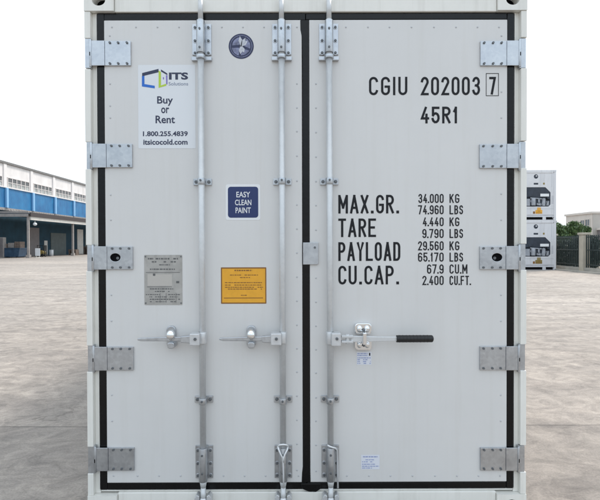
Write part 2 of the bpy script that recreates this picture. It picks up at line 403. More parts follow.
# ------------------------------------------------------------------ lettering
def arc(cx, cy, rx, ry, a0, a1, n=10):
    return [(cx+rx*math.cos(R(a0+(a1-a0)*i/n)), cy+ry*math.sin(R(a0+(a1-a0)*i/n))) for i in range(n+1)]
G = {   # condensed single-stroke alphabet, each glyph a list of (points, closed) in a unit cell
 'C': [(arc(.5,.78,.5,.22,10,180)+arc(.5,.22,.5,.22,180,350), 0)],
 'G': [(arc(.5,.78,.5,.22,10,180)+arc(.5,.22,.5,.22,180,360)+[(1,.46),(.52,.46)], 0)],
 'I': [([(.5,0),(.5,1)], 0)],
 'U': [([(0,1)]+arc(.5,.22,.5,.22,180,360)+[(1,1)], 0)],
 'O': [(arc(.5,.78,.5,.22,0,180)+arc(.5,.22,.5,.22,180,360), 1)],
 '0': [(arc(.5,.78,.5,.22,0,180)+arc(.5,.22,.5,.22,180,360), 1)],
 '2': [(arc(.5,.76,.5,.24,170,-15)+[(.03,.0),(1,0)], 0)],
 '3': [(arc(.5,.765,.47,.235,165,-80), 0), (arc(.5,.265,.5,.265,95,-165), 0)],
 '7': [([(0,1),(1,1),(.35,0)], 0)],
 '4': [([(.62,1),(0,.27),(1,.27)], 0), ([(.74,.52),(.74,0)], 0)],
 '5': [([(.93,1),(.06,1),(.06,.52)], 0), (arc(.48,.31,.5,.31,148,-165), 0)],
 '1': [([(.62,1),(.62,0)], 0), ([(.10,.76),(.60,.97)], 0)],
 '6': [(arc(.5,.78,.5,.22,20,180)+[(0,.3)], 0), (arc(.5,.25,.5,.25,180,360)+arc(.5,.38,.5,.20,0,180), 1)],
 '9': [(arc(.5,.22,.5,.22,200,360)+[(1,.7)], 0), (arc(.5,.75,.5,.25,0,180)+arc(.5,.62,.5,.20,180,360), 1)],
 'R': [([(0,0),(0,1)], 0), ([(0,1),(.5,1)]+arc(.5,.76,.5,.24,90,-90)+[(0,.52)], 0), ([(.42,.5),(1,0)], 0)],
 'P': [([(0,0),(0,1)], 0), ([(0,1),(.5,1)]+arc(.5,.75,.5,.25,90,-90)+[(0,.50)], 0)],
 'M': [([(0,0),(0,1)], 0), ([(1,0),(1,1)], 0), ([(.02,.98),(.5,.30)], 0), ([(.98,.98),(.5,.30)], 0)],
 'A': [([(0,0),(.5,1)], 0), ([(1,0),(.5,1)], 0), ([(.17,.28),(.83,.28)], 0)],
 'X': [([(0,0),(1,1)], 0), ([(0,1),(1,0)], 0)],
 'T': [([(0,1),(1,1)], 0), ([(.5,1),(.5,0)], 0)],
 'E': [([(1,1),(0,1),(0,0),(1,0)], 0), ([(0,.52),(.8,.52)], 0)],
 'F': [([(1,1),(0,1),(0,0)], 0), ([(0,.52),(.8,.52)], 0)],
 'Y': [([(0,1),(.5,.46),(1,1)], 0), ([(.5,.48),(.5,0)], 0)],
 'L': [([(0,1),(0,0),(1,0)], 0)],
 'D': [([(0,0),(0,1),(.45,1)]+arc(.5,.76,.5,.24,90,0)+arc(.5,.24,.5,.24,0,-90), 1)],
 'K': [([(0,0),(0,1)], 0), ([(.95,1),(.02,.40)], 0), ([(.36,.60),(1,0)], 0)],
 'B': [([(0,0),(0,1)], 0), ([(0,1),(.5,1)]+arc(.5,.77,.43,.23,90,-90)+[(0,.54)], 0), ([(0,.53),(.5,.53)]+arc(.5,.265,.5,.265,90,-90)+[(0,0)], 0)],
 'S': [(arc(.5,.76,.48,.24,15,270)+arc(.5,.26,.5,.26,90,-165), 0)],
 'N': [([(0,0),(0,1),(1,0),(1,1)], 0)],
}
NARROW = {'M': 1.22, 'A': 1.08, 'I': .25, '1': .62, '.': .18}
def stencil(bm, text, u0, v0, u1, v1, t, y=-.0012, gap=.42, mi=0, dot=.18):
    """write text to fill the box (u0,v0)-(u1,v1) measured on the door; t = stroke width in metres, gap in character widths"""
    x0, z1 = survey(u0, v0); x1, z0 = survey(u1, v1); h = z1-z0
    ws = [dot if c == '.' else NARROW.get(c, .62 if c == ' ' else 1.) for c in text]
    tot = sum(ws)+gap*(len(text)-1); cw = (x1-x0)/tot; x = x0; k = 0
    for c, wd in zip(text, ws):
        W = wd*cw
        if c == '.':
            sheet(bm, [(x+W/2-t*.6, z0), (x+W/2+t*.6, z0), (x+W/2+t*.6, z0+t*1.25), (x+W/2-t*.6, z0+t*1.25)], y, mi)
        elif c != ' ':
            for s, (pts, cl) in enumerate(G[c]):
                q = [(x+t/2+px*(W-t), z0+t/2+pz*(h-t)) for px, pz in pts]
                if c == 'I' : q = [(x+W/2, z0+t/2+pz*(h-t)) for px, pz in pts]
                clean = [q[0]]
                for p in q[1:]:
                    if (Vector(p)-Vector(clean[-1])).length > 1e-5: clean.append(p)
                if cl and (Vector(clean[0])-Vector(clean[-1])).length < 1e-5: clean.pop()
                if not cl:      # square ends on upright and level strokes
                    for e, f in ((0, 1), (-1, -2)):
                        d = Vector(clean[e])-Vector(clean[f])
                        if min(abs(d.x), abs(d.y)) < .25*max(abs(d.x), abs(d.y)): d.normalize(); clean[e] = tuple(Vector(clean[e])+d*t/2)
                        else:
                            k = abs(d.y)/d.length; d.normalize(); clean[e] = tuple(Vector(clean[e])+d*t/2*k)
                ribbon(bm, clean, t, y-.0002*s, mi, bool(cl))
        x += W+gap*cw
def letters(bm, text, u0, v0, u1, v1, y, bold=.0, mi=0):
    """ordinary sans lettering stretched to the box (u0,v0)-(u1,v1) measured on the door"""
    cu = bpy.data.curves.new('lettering', 'FONT'); cu.body = text; cu.offset = bold; cu.resolution_u = 3
    t = bpy.data.objects.new('lettering', cu); C.objects.link(t)
    bpy.context.view_layer.update()
    me = bpy.data.meshes.new_from_object(t.evaluated_get(bpy.context.evaluated_depsgraph_get()))
    bpy.data.objects.remove(t); bpy.data.curves.remove(cu)
    X = [v.co.x for v in me.vertices]; Y = [v.co.y for v in me.vertices]
    ax, bx, ay, by = min(X), max(X), min(Y), max(Y)
    x0, z1 = survey(u0, v0); x1, z0 = survey(u1, v1)
    vs = [bm.verts.new((x0+(v.co.x-ax)/(bx-ax)*(x1-x0), y, z0+(v.co.y-ay)/(by-ay)*(z1-z0))) for v in me.vertices]
    for p in me.polygons:
        try: bm.faces.new([vs[i] for i in p.vertices]).material_index = mi
        except ValueError: pass
    bpy.data.meshes.remove(me)
def urect(bm, u0, v0, u1, v1, y, mi=0, r=0.):
    x0, z1 = survey(u0, v0); x1, z0 = survey(u1, v1)
    sheet(bm, round_rect(x0, x1, z0, z1, r) if r else [(x0, z0), (x1, z0), (x1, z1), (x0, z1)], y, mi)
def fineprint(bm, u0, u1, v, h, y, mi=0, fill=.8, rnd=random):
    """a line of print too small to read: a row of short uneven dashes"""
    u = u0
    while u < u1:
        l = rnd.uniform(.8, 3.2); e = min(u+l, u1)
        if rnd.random() < fill: urect(bm, u, v-h/2, e, v+h/2, y, mi)
        u = e+rnd.uniform(.35, .8)

# ================================================================== GROUND
bm = BM(); bmesh.ops.create_grid(bm, x_segments=2, y_segments=2, size=700)
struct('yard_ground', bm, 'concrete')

# ================================================================== THE CONTAINER
W2 = 1.219; GX = 1.1586; GI = 1.1186; ZT = 2.795; ZTI = 2.756; ZB = .140; ZBI = .1805
box_ = thing('refrigerated_container', 'large white refrigerated container with closed rear doors, lock rods and black seals, nearest of all', 'container')
bm = BM(); box(bm, -1.21, 1.21, .1, 12.19, .15, 2.90)
for k in range(30):
    y = .5+k*.39
    for s in (-1, 1): box(bm, min(s*1.2095, s*1.216), max(s*1.2095, s*1.216), y, y+.1, .22, 2.80)
obj('shell', bm, 'unit', box_)
for s in (-1, 1):
    bm = BM()
    a, b = sorted((s*GX, s*(W2-.003))); box(bm, a, b, .012, .16, .1185, 2.798)
    # raised outer flange, cut away where each hinge lug sits
    cuts = [(39, 69.5), (142, 169), (244.5, 270.5), (344.5, 370.5), (445, 471.5)]
    edges = [2.798]
    for c0, c1 in cuts: edges += [sz(c0), sz(c1)]
    edges.append(.1185)
    for i in range(0, len(edges), 2):
        a, b = sorted((s*1.1875, s*1.2205)); box(bm, a, b, -.016, .011, edges[i+1], edges[i])
    # thin inner lip of the post beside the seal
    a, b = sorted((s*(GX+.002), s*(GX+.0075))); box(bm, a, b, .004, .0115, .141, 2.794)
    obj('corner_post', bm, 'frame', box_, .003)
    for z0, z1 in ((0., .118), (2.799, 2.917)):
        bm = BM()
        cx, cz = s*1.139, (z0+z1)/2; hx, hz = .081, .059
        ang = sorted([2*PI*i/32 for i in range(32)]+[math.atan2(b*hz, a*hx) % (2*PI) for a in (-1, 1) for b in (-1, 1)])
        outer, inner = [], []
        for t in ang:
            k = min(hx/max(abs(math.cos(t)), 1e-9), hz/max(abs(math.sin(t)), 1e-9))
            outer.append((cx+k*math.cos(t), cz+k*math.sin(t))); inner.append((cx+.037*math.cos(t), cz+.031*math.sin(t)))
        n = len(ang)
        fo = [bm.verts.new((x, -.02, z)) for x, z in outer]; bo = [bm.verts.new((x, .158, z)) for x, z in outer]
        fi = [bm.verts.new((x, -.02, z)) for x, z in inner]; bi = [bm.verts.new((x, .05, z)) for x, z in inner]
        for i in range(n):
            j = (i+1) % n
            bm.faces.new((fo[i], fi[i], fi[j], fo[j])); bm.faces.new((fo[i], fo[j], bo[j], bo[i])); f = bm.faces.new((fi[i], bi[i], bi[j], fi[j]))
        bm.faces.new(bi).material_index = 1; bm.faces.new(bo[::-1])
        bmesh.ops.recalc_face_normals(bm, faces=bm.faces)
        obj('corner_casting', bm, ['frame', 'hole'], box_)
bm = BM(); box(bm, -1.0565, 1.0565, -.006, .16, ZT+.003, 2.914)
obj('door_header', bm, 'frame', box_, .004)
bm = BM(); box(bm, -1.0565, 1.0565, -.004, .16, .002, ZB-.012); prism(bm, [(-1.156, ZB-.0115), (1.156, ZB-.0115), (1.156, ZB-.001), (-1.156, ZB-.001)], .008, .15)
obj('door_sill', bm, 'frame', box_, .004)

# ---- doors with their seals and rivets
gl0, gl1 = sx(302.4, 250), sx(309.6, 250)
doors = []
bm = BM(); box(bm, -GI, gl0, 0, .07, ZBI, ZTI); dl = obj('door', bm, 'door', box_, .004)
dl['label'] = 'left door with stickers and two lock rods'
bm = BM(); box(bm, gl1, GI, 0, .07, ZBI, ZTI); dr = obj('door', bm, 'door', box_, .004)
dr['label'] = 'right door with black stencilled weights'
e = .0006
mid = (gl0+gl1)/2
# the seal is drawn as two upright runs and a flap so that every outline stays simple
left_run = [survey(u, v) for u, v in ((300.2, 20.2), (300.4, 30), (302.0, 37), (302.5, 60), (302.6, 250), (302.9, 466), (302.0, 473), (301.6, 482), (310.6, 482), (310.2, 466), (309.6, 250), (308.9, 60), (308.9, 20.2))]
flap = [survey(u, v) for u, v in ((300.6, 483), (302.5, 488.6), (309, 491.2), (316, 491.4), (320.5, 488.5), (321, 483))]
bm = BM()
box(bm, -GX, -GI+e, .002, .06, ZB, ZT); box(bm, -GI+e, mid, .0026, .06, ZTI-e, ZT); box(bm, -GI+e, mid, .0026, .06, ZB, ZBI+e)
prism(bm, left_run, -.0032, .06); prism(bm, flap, -.0065, .0006)
obj('gasket', bm, 'rubber', dl, .006, seg=3)
bm = BM()
box(bm, GI-e, GX, .002, .06, ZB, ZT); box(bm, mid+.001, GI-e, .0026, .06, ZTI-e, ZT); box(bm, mid+.001, GI-e, .0026, .06, ZB, ZBI+e)
obj('gasket', bm, 'rubber', dr, .006, seg=3)
riv = None
def rivet(u, v, door):
    global riv
    x, z = survey(u, v)
    if riv is None:
        bm = BM(); ball(bm, (0, 0, 0), .0052, .0028, .0052, seg=12); riv = obj('rivet', bm, 'rivet', door, loc=(x, 0, z))
    else: dup(riv, door, (x, 0, z))
for u in (112, 136, 157.5, 179, 222, 243, 264, 297): rivet(u, 27.3, dl); rivet(u+1.6, 475.8, dl)
for u in (346, 368, 389.5, 411.5, 434, 456, 477.5, 499): rivet(u, 27.3, dr); rivet(u+1, 475.8, dr)
for v in (36, 84, 106, 118, 195, 220, 295, 321, 395, 421, 470): rivet(109.6+v*.006, v, dl)
for v in (36, 92, 118, 194, 220, 295, 321, 395, 421, 470): rivet(501.6-v*.002, v, dr)
for v in (84, 108, 131.5, 156, 181, 205, 229, 253, 277, 301, 325, 348.5, 372, 396, 420, 444, 470): rivet(297, v, dl)
for v in (84, 108, 132.5, 157, 181.5, 205.5, 230, 278, 302, 326, 349.5, 373, 397.5, 421, 445, 471): rivet(316, v, dr)

# ---- hinges
bolt_ = None
def bolt(x, y, z, parent, r=.0072):
    global bolt_
    if bolt_ is None:
        bm = BM(); cyl(bm, (0, .001, 0), (0, -.007, 0), r, r*.86, 6, smooth=False); bolt_ = obj('bolt', bm, 'bolt', parent, loc=(x, y, z))
    else: dup(bolt_, parent, (x, y, z))
def hinge(s, u_in, u_bend, u_out, u_lug, v0, v1, hole=None):
    um = (u_in+u_out)/2; z1 = sz(v0, um); z0 = sz(v1, um); vm = (v0+v1)/2
    xi, xb, xo, xl = (sx(u, vm) for u in (u_in, u_bend, u_out, u_lug))
    bm = BM()
    # plate on the door (with a round eye in the middle hinge), raised strap over the seal
    a, b = sorted((xi, xb))
    if hole:
        hx, hz = survey(*hole)
        ang = sorted([2*PI*i/32 for i in range(32)]+[math.atan2(zc-hz, xc-hx) % (2*PI) for xc in (a, b) for zc in (z0, z1)])
        out, inn = [], []
        for t in ang:
            c, sn = math.cos(t), math.sin(t)
            k = min(((b if c > 0 else a)-hx)/c if abs(c) > 1e-9 else 1e9, ((z1 if sn > 0 else z0)-hz)/sn if abs(sn) > 1e-9 else 1e9)
            out.append((hx+k*c, hz+k*sn)); inn.append((hx+.0285*c, hz+.0225*sn))
        n = len(ang); fo = [bm.verts.new((x, -.011, z)) for x, z in out]; bo = [bm.verts.new((x, -.0005, z)) for x, z in out]
        fi = [bm.verts.new((x, -.011, z)) for x, z in inn]; bi = [bm.verts.new((x, -.0005, z)) for x, z in inn]
        for i in range(n):
            j = (i+1) % n
            for q in ((fo[i], fi[i], fi[j], fo[j]), (fo[i], fo[j], bo[j], bo[i]), (fi[i], bi[i], bi[j], fi[j]), (bo[i], bo[j], bi[j], bi[i])): bm.faces.new(q)
        bmesh.ops.recalc_face_normals(bm, faces=bm.faces)
    else: box(bm, a, b, -.011, -.0005, z0, z1)
    a, b = sorted((xb, xo)); box(bm, a+.0003, b-.0003, -.0140, -.0055, z0-.001, z1+.001)
    h = obj('hinge', bm, 'galv', box_, .0018)
    # lug welded to the corner post, with the upright pin in front of it
    bm = BM(); a, b = sorted((xo-s*0, xl)); box(bm, a, b, -.013, .0115, z0-.014, z1+.012)
    cyl(bm, (xo+s*.002, -.012, z0-.008), (xo+s*.002, -.012, z1+.007), .0075, n=14)
    obj('hinge_lug', bm, 'galv', h, .0015)
    bm = BM(); box(bm, min(xo+s*.0005, xo+s*.005), max(xo+s*.0005, xo+s*.005), -.0206, -.0190, (z0+z1)/2-.016, (z0+z1)/2+.004)
    obj('pin_slot', bm, 'hole', h)
    for f in (.20, .52, .86):
        for z in (z0+.011, z1-.011): bolt(xb+(xi-xb)*f, -.011, z, h)
    if hole:
        bm = BM(); prism(bm, disc_pts(hx, hz, .0287, .0227), -.002, -.0004); obj('eye_shade', bm, 'hole', h)  # black disc standing in for the shaded depth of the eye
        bm = BM(); cyl(bm, (hx-s*.012, -.0085, hz-.004), (hx-s*.012, -.0022, hz-.004), .008, n=12); obj('grease_nipple', bm, 'bolt', h)
for (ui, ub, uo, ul, v0, v1, hole) in ((131.3, 105.5, 91.7, 86.0, 41.7, 66.3, None), (132.8, 107, 92.5, 87.5, 144.3, 167.8, None), (133.3, 107.8, 94.2, 88.2, 246.5, 269.3, (116, 257.4)),
                                    (134, 108, 95.0, 88.8, 346.5, 369.8, None), (134.8, 109, 96.6, 89.0, 447, 469.8, None)):
    hinge(-1, ui, ub, uo, ul, v0, v1, hole)
for (ui, ub, uo, ul, v0, v1, hole) in ((479.8, 506, 518.5, 525, 41.7, 66.3, None), (479, 506, 518.3, 524.6, 144.5, 168.5, None), (479.2, 505, 518, 524.4, 246.3, 269.3, (496.3, 257.3)),
                                    (479.3, 505, 517.5, 524, 346, 369.6, None), (479.8, 505, 517.2, 523.6, 447, 469.6, None)):
    hinge(1, ui, ub, uo, ul, v0, v1, hole)

# ---- centre retaining plate
bm = BM(); a, z1 = survey(303, 242.5); b, z0 = survey(318.3, 264.5)
prism(bm, [(a, z0), (b-.006, z0), (b, z0+.006), (b, z1), (a, z1)], -.012, -.0006)
p = obj('retaining_plate', bm, 'galv', box_, .0018); x, z = survey(314.8, 247.5); bolt(x, -.012, z, p)

# ---- locking bars
RY = -.040; RR = .0172
def locking_bar(ut, ub, label):
    def ux(v): return sx(ut+(ub-ut)*(v-30)/440., v, RY)
    xt, xb = ux(20), ux(480)
    bm = BM(); cyl(bm, (ux(60), RY, sz(56, 306, RY)), (ux(444), RY, sz(448, 306, RY)), RR, n=28)
    for v0, v1, r0, r1 in ((56, 19.5, RR*.93, RR*.93), (19.5, -4, RR*.80, RR*.80), (448, 479.5, RR*.9, RR*.9), (479.5, 487, RR*1.25, RR*.8), (487, 503, RR*.8, RR*.95)):
        cyl(bm, (ux(v0), RY, sz(v0, 306, RY)), (ux(v1), RY, sz(v1, 306, RY)), r0, r1, n=24)
    bar = obj('locking_bar', bm, 'rod', box_); bar['label'] = label
    def bracket(v0, v1, vb, top):
        z1, z0 = sz(v0, 306, -.02), sz(v1, 306, -.02); x = ux((v0+v1)/2)
        bm = BM(); hw = .0525 if top else .0485; hc = .021
        for s in (-1, 1):
            a, b = sorted((x+s*hc, x+s*hw)); box(bm, a, b, -.010, -.0004, z0, z1)
            for v in vb:
                zz = sz(v, 306, -.01); cyl(bm, (x+s*(hc+hw)/2, -.009, zz), (x+s*(hc+hw)/2, -.017, zz), .0085, .0075, 6, 1, False)
                cyl(bm, (x+s*(hc+hw)/2, -.0095, zz), (x+s*(hc+hw)/2, -.012, zz), .0125, n=14, mi=0)
        # folded cover round the bar
        pts = [(x-hc, -.0004)]+[(x+(hc+.0015)*math.cos(t), RY-.004+(hc+.001)*math.sin(t)) for t in [PI+PI*i/14 for i in range(15)]]+[(x+hc, -.0004)]
        f = [bm.verts.new((a, b, z0-.002)) for a, b in pts]; g = [bm.verts.new((a, b, z1+.002)) for a, b in pts]
        for i in range(len(pts)-1):
            q = bm.faces.new((f[i], f[i+1], g[i+1], g[i])); q.smooth = True
        bm.faces.new(f[::-1]); bm.faces.new(g)
        for v in ((28.3, 47) if top else (455.3, 473.5)):
            zz = sz(v, 306, -.065); cyl(bm, (x-.001, RY-.0235, zz), (x-.001, RY-.031, zz), .0062, n=10, mi=1)
        o = obj('bar_bracket', bm, ['galv', 'bolt'], bar, .0012)
        if top:
            bm = BM(); zz = sz(57.4, 306, -.03)
            box(bm, x-.0555, x+.0555, -.020, -.0004, zz-.012, zz+.010); cyl(bm, (x, RY, zz-.012), (x, RY, zz+.010), .0255, n=24)
            obj('collar', bm, 'galv', bar, .003)
    bracket(23, 54, (27.5, 40.8, 53), True); bracket(446, 478.5, (450, 463, 475), False)
    for v in (181.5, 399.5):
        z = sz(v, 306, -.02); x = ux(v); bm = BM(); hh = .0175
        for s in (-1, 1):
            a, b = sorted((x+s*.019, x+s*.0505)); box(bm, a, b, -.012, -.0004, z-hh, z+hh)
            cyl(bm, (x+s*.035, -.011, z), (x+s*.035, -.020, z), .0105, .009, 6, 1, False)
        pts = [(x-.0195, -.0004)]+[(x+.0215*math.cos(t), RY-.002+.0215*math.sin(t)) for t in [PI+PI*i/12 for i in range(13)]]+[(x+.0195, -.0004)]
        f = [bm.verts.new((a, b, z-hh*.95)) for a, b in pts]; g = [bm.verts.new((a, b, z+hh*.95)) for a, b in pts]
        for i in range(len(pts)-1):
            q = bm.faces.new((f[i], f[i+1], g[i+1], g[i])); q.smooth = True
        bm.faces.new(f[::-1]); bm.faces.new(g)
        cyl(bm, (x-.001, RY-.022, z+.003), (x-.001, RY-.030, z+.003), .0062, n=10, mi=1)
        obj('bar_guide', bm, ['galv', 'bolt'], bar, .0015)
    # cam and keeper on the sill
    x = ux(495); z = sz(496, 306, -.03)
    bm = BM()
    for s in (-1, 1): prism(bm, [(x+s*.020, z-.055), (x+s*.046, z-.055), (x+s*.046, z+.004), (x+s*.034, z+.021), (x+s*.020, z+.012)], -.056, -.0055)
    ball(bm, (x, -.046, z-.012), .020, .014, .016, seg=12)
    obj('cam_keeper', bm, 'hub', bar, .003)
    return bar, ux
bars = [locking_bar(200.6, 203.2, 'leftmost lock rod with short bare handle'), locking_bar(281.5, 283.2, 'middle lock rod beside the centre seal'),
        locking_bar(329.0, 330.7, 'right door lock rod with black grip handle')]
HY = -.075
def handle_left(bar, ux, u_tip, u_catch, u_hub):
    v = 338.3; z = sz(v, 306, HY); xt = sx(u_tip, v, HY); xh = sx(u_hub, v, HY); xc = sx(u_catch, v, HY); xr = ux(338)
    bm = BM()
    prism(bm, [(xt, z-.006), (xt+.02, z-.0115), (xc, z-.0125), (xh-.02, z-.014), (xh-.02, z+.012), (xc, z+.011), (xt+.02, z+.0065), (xt, z+.003)], HY-.009, HY+.004)
    prism(bm, [(xh-.075, z-.019), (xh, z-.024), (xh, z+.021), (xh-.075, z+.014)], HY-.016, HY+.012)
    obj('handle', bm, 'galv', bar, .003)
    bm = BM(); box(bm, xh-.026, xr-.006, HY-.022, -.028, z-.034, z+.030); cyl(bm, (xr, RY, z-.034), (xr, RY, z+.030), .0235, n=20)
    obj('handle_hub', bm, 'hub', bar, .004)
    bm = BM(); cyl(bm, (xh+.004, HY-.020, z+.001), (xh+.004, HY-.030, z+.001), .0095, .008, 6, smooth=False); obj('hub_bolt', bm, 'bolt', bar)
    bm = BM()
    zc0, zc1 = sz(347.3, 306, -.01), sz(325.3, 306, -.01)
    xp = sx(u_catch, v, -.01); prism(bm, round_rect(xp-.026, xp+.026, zc0, zc1, .025, 6), -.014, -.0004)
    prism(bm, round_rect(xc-.019, xc+.019, z-.052, z-.018, .012, 4), HY-.012, -.0142)
    obj('handle_catch', bm, 'galv', bar, .004)
    bm = BM(); ball(bm, (xc, HY-.012, z+.021), .024, .022, .030, seg=20); obj('catch_knob', bm, 'chrome', bar)
handle_left(*bars[0], 137.8, 171.3, 195.2); handle_left(*bars[1], 219.3, 251.3, 275.8)
bar, ux = bars[2]; v = 339; z = sz(v, 306, HY); xr = ux(339)
bm = BM(); xh = sx(337, v, HY); box(bm, xr+.004, xh+.020, HY-.022, -.028, z-.036, z+.034); cyl(bm, (xr, RY, z-.036), (xr, RY, z+.034), .0235, n=20)
obj('handle_hub', bm, 'hub', bar, .004)
bm = BM(); cyl(bm, (sx(336.6, v, HY), HY-.020, z+.005), (sx(336.6, v, HY), HY-.030, z+.005), .009, .008, 6, smooth=False); obj('hub_bolt', bm, 'bolt', bar)
x0, x1, x2, x3 = (sx(u, v, HY) for u in (342, 353, 397, 433))
bm = BM()
for s in (-1, 1): box(bm, x0-.004, x1, HY-.016, HY+.014, z+s*.014-.007, z+s*.014+.007)
cyl(bm, ((x0+x1)/2, HY-.002, z-.028), ((x0+x1)/2, HY-.002, z+.026), .011, n=14)
prism(bm, [(x1-.012, z-.017), (x2-.1, z-.014), (x2, z-.012), (x2, z+.012), (x2-.1, z+.013), (x1-.012, z+.017)], HY-.009, HY+.007)
obj('handle', bm, 'rod', bar, .003)
bm = BM(); cyl(bm, (x2-.004, HY-.001, z), (x3-.006, HY-.001, z), .0195, n=20); ball(bm, (x3-.008, HY-.001, z), .011, .0195, .0195, seg=16)
for k in range(9): cyl(bm, (x2+.01+k*.019, HY-.001, z), (x2+.015+k*.019, HY-.001, z), .0205, n=20)
obj('grip', bm, 'grip', bar, .002)
bm = BM(); a, b = sx(355, v, -.04), sx(372, v, -.04); xm = (a+b)/2
for zc, hh in ((z+.046, .031), (z-.040, .033)):
    prism(bm, round_rect(a, b, zc-hh, zc+hh, .020, 6), -.030, -.0004)
    for s in (-1, 1): ball(bm, (xm+s*.021, -.034, zc), .016, .010, .020, seg=12)
    cyl(bm, (xm+.002, -.030, zc-.004), (xm+.002, -.040, zc-.004), .008, n=10, mi=1)
box(bm, xm-.010, xm+.010, HY-.022, -.0302, z-.030, z+.036)
obj('handle_catch', bm, ['chrome', 'bolt'], bar, .004)

# ---- markings and stickers
T = .0126
def mark(name, *a, **k):
    b = BM(); stencil(b, *a, **k); return obj(name, b, 'ink', box_)
mark('owner_code', 'CGIU', 369, 77, 407.3, 95.2, T, gap=.34); mark('serial_number', '202003', 420.8, 77, 480, 95.2, T, gap=.30); mark('check_digit', '7', 489.2, 77, 495.8, 94.6, T)
x0, z1 = survey(486.2, 73.6); x1, z0 = survey(498.4, 95.8)
bm = BM(); ribbon(bm, [(x0, z0), (x1, z0), (x1, z1), (x0, z1)], .0032, -.0012, 0, True); obj('digit_frame', bm, 'ink', box_)
mark('type_code', '45R1', 420.8, 106.8, 458, 123.4, T, gap=.28)
for t, u1, v0, v1 in (('MAX.GR.', 399.3, 195, 213.4), ('TARE', 376, 218.6, 237), ('PAYLOAD', 400.3, 242.2, 260.8), ('CU.CAP.', 399.3, 265.8, 284.3)):
    mark('weight_heading', t, 338.3, v0, u1, v1, T, gap=.27, dot=.42)
T2 = .0067
for t, u0, v0, v1, un, uu in (('34.000', 418.3, 194, 203, 'KG', 459.3), ('74.960', 418, 205.3, 214.3, 'LBS', 463), ('4.440', 422.8, 217.4, 226.2, 'KG', 459.3), ('9.790', 422.3, 229, 238, 'LBS', 463),
                            ('29.560', 418, 241.3, 250.3, 'KG', 459.3), ('65.170', 418, 252.6, 261.6, 'LBS', 463), ('67.9', 427, 264.4, 273.6, 'CU.M', 467.3), ('2.400', 422.3, 275.8, 285, 'CU.FT.', 470.6)):
    mark('weight_figure', t, u0, v0, 443.6, v1, T2, gap=.24); mark('weight_unit', un, 449.5, v0, uu, v1, T2, gap=.30)

Y1, Y2, Y3 = -.0009, -.0016, -.0022
bm = BM(); urect(bm, 138, 65, 195.6, 148.5, Y1, r=.006); st = obj('rental_sticker', bm, 'sticker', box_); st['label'] = 'pale rental sticker on the left door'
for t, u0, v0, u1, v1, bo in (('Buy', 157.2, 96.4, 173, 106.0, .018), ('or', 161.2, 107.6, 169.2, 113.4, .018), ('Rent', 155.6, 115.7, 175, 123.4, .018), ('1.800.255.4839', 143, 131.4, 187.8, 136.3, .026),
                          ('itsicocold.com', 143.4, 139.4, 187.6, 144.8, .026), ('ITS', 169, 72.6, 188.2, 79.8, .04)):
    bm = BM(); letters(bm, t, u0, v0, u1, v1, Y2, bo); obj('lettering', bm, 'navytext', st)
bm = BM(); letters(bm, 'Solutions', 168.6, 82.2, 188.2, 85.6, Y2, .01); obj('small_print', bm, 'greyprint', st)
bm = BM()
def poly(pts, mi, y=Y2): sheet(bm, [survey(u, v) for u, v in pts], y, mi)
poly(((142.2, 73.2), (158.6, 69.0), (158.6, 72.4), (142.2, 76.4)), 0)
poly(((142.0, 76.4), (144.5, 75.8), (144.5, 84.2), (154.8, 85.9), (154.8, 88.5), (142.0, 86.6)), 1)
for a in (((158.7, 70.6), (161.0, 72.2), (161.0, 85.6), (158.7, 88.0)), ((161.0, 85.6), (166.4, 83.8), (166.4, 85.8), (158.7, 88.0))): poly(a, 2)
poly(((161.0, 69.6), (167.4, 73.6), (167.4, 75.3), (161.0, 71.6)), 0)
poly(((166.0, 75.1), (167.5, 75.6), (167.5, 84.6), (166.3, 84.3)), 3); poly(((163.0, 77.2), (164.0, 77.5), (164.0, 79.6), (163.0, 79.4)), 3)
obj('logo', bm, ['navytext', 'blue', 'green', 'purple'], st)

bm = BM(); x, z = survey(241.2, 46.4); sheet(bm, disc_pts(x, z, .0695, n=48), Y1); em = obj('round_emblem', bm, 'violet', box_)
bm = BM()
for a0, a1, r in ((100, 175, .050), (190, 255, .053), (268, 330, .050), (-15, 55, .051)):
    pts = [(x+r*math.cos(R(a0+(a1-a0)*i/8)), z+r*math.sin(R(a0+(a1-a0)*i/8))) for i in range(9)]
    am = R((a0+a1)/2); pts.append((x+.012*math.cos(am), z+.012*math.sin(am))); sheet(bm, pts, Y2, 0)
for a, r in ((97, .056), (62, .052), (38, .046), (-65, .040), (-95, .045)):
    c, s_ = math.cos(R(a)), math.sin(R(a)); wd = .011
    sheet(bm, [(x-.01*c, z-.01*s_), (x+r*.55*c+wd*s_, z+r*.55*s_-wd*c), (x+r*c, z+r*s_), (x+r*.55*c-wd*s_, z+r*.55*s_+wd*c)], Y3-.0003*(a % 7), 1)
for k, rr_ in enumerate((.060,)):
    ribbon(bm, disc_pts(x, z, rr_, n=40), .0028, Y2, 0, True)
obj('emblem_figure', bm, ['lilac', 'petal'], em)

bm = BM(); urect(bm, 225.6, 184.3, 260.4, 220, Y1, r=.012); bs = obj('blue_square_sticker', bm, 'white', box_)
bm = BM(); urect(bm, 227.9, 186.8, 258.3, 217.7, Y2, r=.016); obj('blue_panel', bm, 'navy', bs)
for t, v0, v1, u0, u1 in (('EASY', 191.8, 197.4, 236.4, 250.2), ('CLEAN', 199.7, 205.3, 235, 251.4), ('PAINT', 207.5, 213.1, 235.6, 250.8)):
    bm = BM(); letters(bm, t, u0, v0, u1, v1, Y3, .012); obj('lettering', bm, 'white', bs)

